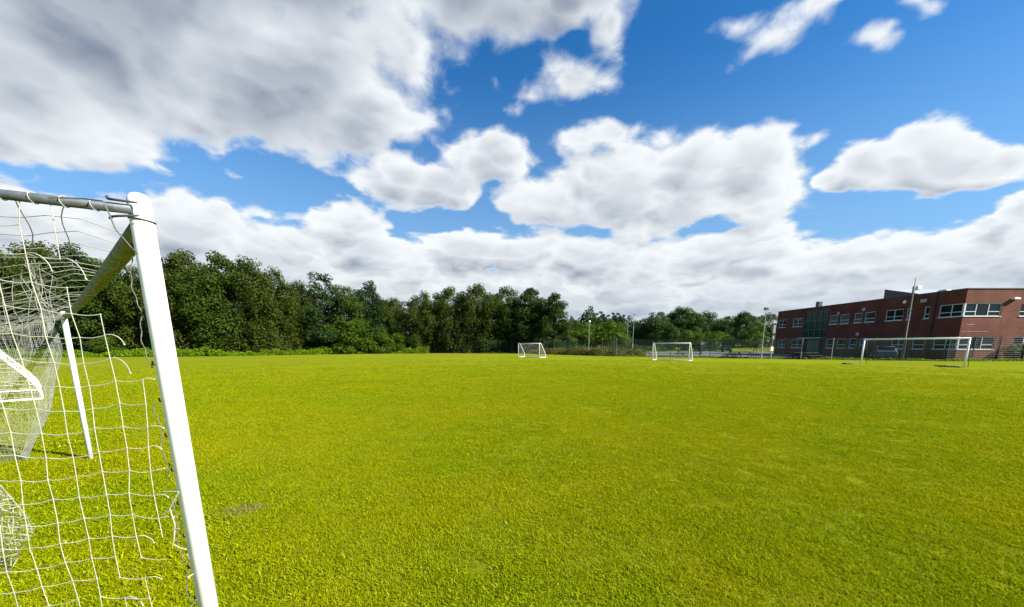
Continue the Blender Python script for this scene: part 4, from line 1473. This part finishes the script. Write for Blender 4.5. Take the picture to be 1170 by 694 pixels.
# rooflight with a single slope, chimney boxes, alarm boxes, wall lamps
bm = bmesh.new()
ya, yb = fy(1040, BH) - BY0 + 0.5, fy(996, BH) - BY0 + 0.5
zt = 1.5
v = [bm.verts.new(p) for p in ((2.0, ya, BH - 0.3), (2.0, yb, BH - 0.3), (8.5, yb, BH - 0.3), (8.5, ya, BH - 0.3), (2.0, ya, BH + 0.25), (2.0, yb, BH + zt), (8.5, yb, BH + zt), (8.5, ya, BH + 0.25))]
for f_ in ((0, 1, 5, 4), (1, 2, 6, 5), (2, 3, 7, 6), (3, 0, 4, 7)):
    bm.faces.new([v[i] for i in f_])
rl_ = obj('rooflight', bm, M['coping'], rf)
bm = bmesh.new()
bm.faces.new([bm.verts.new(p) for p in ((1.9, ya - 0.1, BH + 0.235), (1.9, yb + 0.05, BH + zt + 0.03), (8.6, yb + 0.05, BH + zt + 0.03), (8.6, ya - 0.1, BH + 0.235))])
obj('rooflight_slope', bm, M['roof_sheet'], rf)
bm = bmesh.new(); box(bm, 3.0, 4.2, 4.6, 5.6, BH - 0.3, BH + 0.55, 0.03); box(bm, 3.1, 4.1, 4.7, 5.5, BH + 0.55, BH + 0.62)
obj('roof_vent', bm, M['roof_sheet'], rf)
yv = fy(926, BH) - BY0
bm = bmesh.new(); box(bm, 1.0, 1.6, yv - 0.3, yv + 0.3, BH - 0.3, BH + 1.0, 0.03)
obj('chimney', bm, M['coping'], rf)
def wall_disc(px, z, r, m, nm):
    y = fy(px, z) - BY0
    bm = bmesh.new()
    tube(bm, [(0.0, y, z), (-0.07, y, z), (-0.10, y, z)], [r, r, r * 0.7], 16)
    obj(nm, bm, m, bld, False)
wall_disc(958.5, 6.15, 0.22, M['pink_cover'], 'wall_lamp'); wall_disc(987.5, 6.35, 0.25, M['pink_cover'], 'wall_lamp'); wall_disc(980, 3.05, 0.26, M['pink_cover'], 'wall_lamp'); wall_disc(1034, 6.75, 0.2, M['lamp_white'], 'wall_lamp')
y = fy(1056, 6.65) - BY0
bm = bmesh.new(); box(bm, -0.14, 0.0, y - 0.35, y + 0.3, 6.45, 6.85, 0.03)
obj('alarm_box', bm, M['pink_cover'], bld)
xl = fx(1161, 6.4) - BX
bm = bmesh.new(); box(bm, xl - 0.55, xl + 0.1, -0.32, 0.0, 6.30, 6.46, 0.04); box(bm, xl - 0.3, xl - 0.1, -0.2, 0, 6.46, 6.55)
obj('flood_lamp', bm, M['lamp_white'], bld)
bm = bmesh.new(); tube(bm, [(-0.06, fy(1064, 3) - BY0, 0.1), (-0.06, fy(1064, 3) - BY0, BH - 0.1)], 0.05, 8)
obj('downpipe', bm, M['black'], bld)
# small pale marks left on the brick between the floors
bm = bmesh.new()
for (pa, pb, z, h) in ((1104, 1113, 3.75, 0.04), (1098, 1128, 3.02, 0.03)):
    a, b = fx(pa, z) - BX, fx(pb, z) - BX
    if a < 0.05: a = 0.05
    box(bm, a, b, -0.02, 0.0, z, z + h)
obj('wall_cable', bm, principled('cable_cover', (0.45, 0.33, 0.28), 0.6), bld)

# ------------------------------------------------------------------ poles and lamps
def pole(name, label, cat, px_b, Y, px_t, py_t, r, head=None, m='pole_grey', group=None):
    b = at(px_b, 400, Y); t_ = at(px_t, py_t, Y)
    H = t_.z
    x = b.x
    root = thing(name, label, cat, (x, Y, 0), 0, group)
    bm = bmesh.new()
    tube(bm, [(0, 0, -0.05), (0, 0, H * 0.25), (0, 0, H * 0.26), (0, 0, H)], [r * 1.5, r * 1.5, r, r * 0.6], 10)
    box(bm, -r * 2.4, r * 2.4, -r * 2.4, r * 2.4, 0.0, 0.03)
    obj('column', bm, M[m], root)
    return root, H
r_, H_ = pole('floodlight_mast', 'tall pale grey mast with small floodlight, rising past the shaded brick wall', 'mast', 1032.5, 38.9, 1047, 318, 0.055)
bm = bmesh.new(); box(bm, 0.22, 0.62, -0.16, 0.16, H_ - 1.15, H_ - 0.75, 0.03); tube(bm, [(0.02, 0, H_ - 1.0), (0.25, 0, H_ - 0.95)], 0.025, 6)
obj('flood_lamp', bm, M['lamp_white'], r_)
bm = bmesh.new(); box(bm, -0.09, 0.09, -0.09, 0.09, H_ - 1.5, H_ - 0.8, 0.02)
obj('control_box', bm, M['pole_grey'], r_)
bm = bmesh.new(); tube(bm, [(0, -0.03, 0.0), (0, -0.03, 2.2)], 0.085, 10)
obj('guard', bm, M['fence_post'], r_)
r_, H_ = pole('lamp_column', 'grey lamp column with a square head, left of the brick building', 'street lamp', 870.5, 44.2, 876.5, 353.5, 0.05)
bm = bmesh.new(); box(bm, -0.22, 0.22, -0.14, 0.14, H_ - 0.08, H_ + 0.2, 0.04)
obj('lamp_head', bm, M['coping'], r_)
r_, H_ = pole('camera_pole', 'slim dark pole with grey boxes at the near end of the shaded building end', 'pole', 881.5, 43.6, 883, 371, 0.04)
bm = bmesh.new(); box(bm, -0.14, 0.14, -0.12, 0.12, H_ - 1.0, H_ - 0.1, 0.02); box(bm, -0.1, 0.1, -0.1, 0.1, H_ - 1.7, H_ - 1.3, 0.02)
obj('box', bm, M['pole_grey'], r_)
bm = bmesh.new(); box(bm, -0.16, 0.16, -0.07, 0.07, 0.9, 1.4, 0.02)
obj('notice_plate', bm, M['lamp_white'], r_)
r_, H_ = pole('lamp_column', 'slim lamp column with a small white lantern, right of the conical trees', 'street lamp', 672.5, 58, 673.5, 368.5, 0.045, group='slim poles on the bank')
bm = bmesh.new(); tube(bm, [(0, 0, H_ - 0.05), (0, 0, H_ + 0.05), (0, 0, H_ + 0.22), (0, 0, H_ + 0.28)], [0.1, 0.17, 0.17, 0.08], 12)
obj('lantern', bm, M['lamp_white'], r_)
r_, H_ = pole('lamp_column', 'left and shorter of the two slim grey poles right of the poplars', 'street lamp', 716, 92, 717, 365, 0.06, group='slim poles on the bank')
bm = bmesh.new(); box(bm, -0.25, 0.25, -0.3, 0.12, H_ - 0.06, H_ + 0.12, 0.03)
obj('lamp_head', bm, M['coping'], r_)
r_, H_ = pole('lamp_column', 'right and taller of the two slim grey poles right of the poplars', 'street lamp', 722.5, 70, 724, 360, 0.06, group='slim poles on the bank')
bm = bmesh.new(); box(bm, -0.16, 0.16, -0.2, 0.1, H_ - 0.05, H_ + 0.08, 0.03)
obj('lamp_head', bm, M['coping'], r_)
# thick dark gate posts in the fence
for (px, Y, lb) in ((701, 53.6, 'left of two thick dark gate posts by the scrub bank'), (703.5, 53.3, 'right of two thick dark gate posts by the scrub bank')):
    p = at(px, 400, Y)
    bm = bmesh.new(); box(bm, -0.09, 0.09, -0.09, 0.09, -0.05, 2.5, 0.015); box(bm, -0.1, 0.1, -0.1, 0.1, 2.5, 2.56, 0.01)
    tag(obj('gate_post', bm, M['dark_wood'], None, False, (p.x, Y, 0)), lb, 'gate post', 'gate posts')
# three light posts in front of the shaded wall
for (px, Y, lb) in ((916, 41.6, 'thin light post near the green stair glazing'), (951, 40.6, 'thin light post left of the big goal')):
    p = at(px, 400, Y)
    bm = bmesh.new(); tube(bm, [(0, 0, -0.05), (0, 0, 2.3)], 0.035, 8); box(bm, -0.05, 0.05, -0.05, 0.05, 2.3, 2.34)
    tag(obj('marker_post', bm, M['pole_grey'], None, False, (p.x, Y, 0)), lb, 'post', 'thin light posts')
# grey railings on the bank
pa, pb = at(801, 396, 93), at(824, 396, 93)
root = thing('railing', 'pale grey upright railings at the back of the car park', 'railing', (pa.x, pa.y, hill(pa.x, pa.y)))
Lr = pb.x - pa.x
bm = bmesh.new()
for k in range(24):
    x = Lr * k / 23
    box(bm, x - 0.045, x + 0.045, -0.02, 0.02, 0.05, 2.3)
obj('bars', bm, M['shed'], root)
bm = bmesh.new(); box(bm, 0, Lr, 0.022, 0.06, 0.35, 0.43); box(bm, 0, Lr, 0.022, 0.06, 1.95, 2.03)
obj('rails', bm, M['shed'], root)

# ------------------------------------------------------------------ picnic tables
def picnic():
    root = thing('picnic_table', 'x', 'picnic table')
    bm = bmesh.new()
    for k in range(5):
        y = -0.32 + k * 0.16
        box(bm, -0.9, 0.9, y - 0.073, y + 0.073, 0.70, 0.745, 0.006)
    obj('table_top', bm, M['dark_wood'], root)
    for s in (-1, 1):
        bm = bmesh.new(); box(bm, -0.9, 0.9, s * 0.72 - 0.13, s * 0.72 + 0.13, 0.42, 0.46, 0.006)
        obj('bench', bm, M['dark_wood'], root)
    for x in (-0.6, 0.6):
        bm = bmesh.new()
        for s in (-1, 1):
            a, b = Vector((x, s * 0.22, 0.69)), Vector((x, s * 0.62, 0.0))
            tube(bm, [a, b], 0.05, 4)
        box(bm, x - 0.03, x + 0.03, -0.82, 0.82, 0.35, 0.415)
        obj('trestle', bm, M['dark_wood'], root)
    return root
pt = picnic()
PGp = 'dark picnic tables behind the fence'
p = at(839, 405, 46.5); pt.location = (p.x, p.y, 0); pt.rotation_euler = (0, 0, 0.5)
pt['label'] = 'dark picnic table left of its neighbour, in front of the bright young tree'; pt['group'] = PGp
for (px, Y, rz_, lb) in ((851, 46.0, -0.2, 'dark picnic table right of its neighbour, in front of the bright young tree'),
                         (736, 55, 0.3, 'dark picnic table behind the left side of the second small goal'),
                         (781, 52.5, 0.4, 'dark picnic table in the gap right behind the second small goal post'),
                         (795, 52, -0.3, 'dark picnic table just right of the second small goal'),
                         (913, 43.2, 0.9, 'dark picnic table end-on beside the shaded brick wall'),
                         (926, 42.8, 0.1, 'dark picnic table broadside under the green stair glazing')):
    p = at(px, 400, Y)
    dup(pt, (p.x, p.y, 0), rz_, lb, group=PGp)

# ------------------------------------------------------------------ parked cars
def car(paint):
    root = thing('parked_car', 'x', 'car')
    Wc = 0.86
    prof = [(-2.1, 0.32), (-2.15, 0.62), (-2.08, 0.9), (-1.95, 1.0), (-1.6, 1.42), (-1.25, 1.5), (0.0, 1.52), (0.45, 1.42), (1.05, 1.0), (1.85, 0.86), (2.12, 0.66), (2.15, 0.34)]
    bm = bmesh.new()
    rows = []
    for (sy, zs) in ((-1.0, 0), (-0.93, 1), (0.93, 1), (1.0, 0)):
        row = []
        for (x, z) in prof:
            if zs == 0:
                zz = min(z, 0.96); w = Wc
                row.append(bm.verts.new((x * 0.985, sy * w, zz)))
            else:
                w = Wc * (1.0 if z < 1.0 else 0.80)
                row.append(bm.verts.new((x, math.copysign(w * 0.96, sy), z)))
        rows.append(row)
    for a, b in zip(rows, rows[1:]):
        for k in range(len(prof) - 1):
            bm.faces.new((a[k], a[k + 1], b[k + 1], b[k]))
    for row in (rows[0], rows[-1]):
        bm.faces.new(row)
    bm.faces.new([r[0] for r in rows]); bm.faces.new([r[-1] for r in rows])
    bmesh.ops.remove_doubles(bm, verts=bm.verts, dist=0.001)
    body = obj('body', bm, paint, root, False)
    bm = bmesh.new()
    for s in (-1, 1):   # side windows lie just outside the cabin flank
        q = [(-1.5, 1.02), (-1.35, 1.38), (-0.3, 1.43), (-0.3, 1.02)], [(-0.2, 1.02), (-0.2, 1.43), (0.35, 1.36), (0.85, 1.02)]
        for poly in q:
            vs_ = []
            for (x, z) in poly:
                w = Wc + 0.006 - (z - 0.96) / 0.46 * Wc * 0.2
                vs_.append(bm.verts.new((x, s * w, z)))
            bm.faces.new(vs_)
    obj('side_window', bm, M['glass'], root)
    for nm, (xa, za, xb, zb) in (('windscreen', (0.50, 1.395, 1.02, 1.035)), ('rear_window', (-1.90, 1.075, -1.64, 1.39))):
        bm = bmesh.new()
        nx, nz = (zb - za), -(xb - xa)
        l = math.hypot(nx, nz); nx, nz = nx / l * 0.006, nz / l * 0.006
        if nz < 0: nx, nz = -nx, -nz
        bm.faces.new([bm.verts.new(p) for p in ((xa + nx, -0.62, za + nz), (xa + nx, 0.62, za + nz), (xb + nx, 0.70, zb + nz), (xb + nx, -0.70, zb + nz))])
        obj(nm, bm, M['glass'], root)
    for x in (-1.32, 1.32):
        for s in (-1, 1):
            bm = bmesh.new(); tube(bm, [(x, s * 0.66, 0.32), (x, s * 0.69, 0.32), (x, s * 0.85, 0.32), (x, s * 0.88, 0.32)], [0.29, 0.32, 0.32, 0.29], 20)
            w = obj('wheel', bm, M['tyre'], root)
            bm = bmesh.new(); tube(bm, [(x, s * 0.87, 0.32), (x, s * 0.895, 0.32)], [0.2, 0.17], 14)
            obj('rim', bm, M['alloy'], w)
    for s in (-1, 1):
        bm = bmesh.new(); box(bm, 2.02, 2.14, s * 0.62 - 0.15, s * 0.62 + 0.15, 0.66, 0.76, 0.02)
        obj('headlight', bm, M['clear_lens'], root)
        bm = bmesh.new(); box(bm, -2.16, -2.05, s * 0.68 - 0.1, s * 0.68 + 0.1, 0.70, 0.92, 0.02)
        obj('tail_light', bm, M['red_lens'], root)
        bm = bmesh.new(); box(bm, 0.55, 0.72, s * 0.98 - 0.09, s * 0.98 + 0.09, 0.98, 1.1, 0.03)
        obj('mirror', bm, paint, root)
    return root
cd = car(M['car_dark'])
p = at(830, 400, 85); cd.location = (p.x, p.y, 0.004); cd.rotation_euler = (0, 0, R(246))
cd['label'] = 'dark parked car at the back of the car park, left of the bright young tree'; cd['group'] = 'parked cars'
cs = car(M['car_silver'])
p = at(1010, 400, 43.0); cs.location = (p.x, p.y, 0.004); cs.rotation_euler = (0, 0, R(52))
cs['label'] = 'dark blue-grey parked car by the shaded brick wall, seen through the big goal'; cs['group'] = 'parked cars'
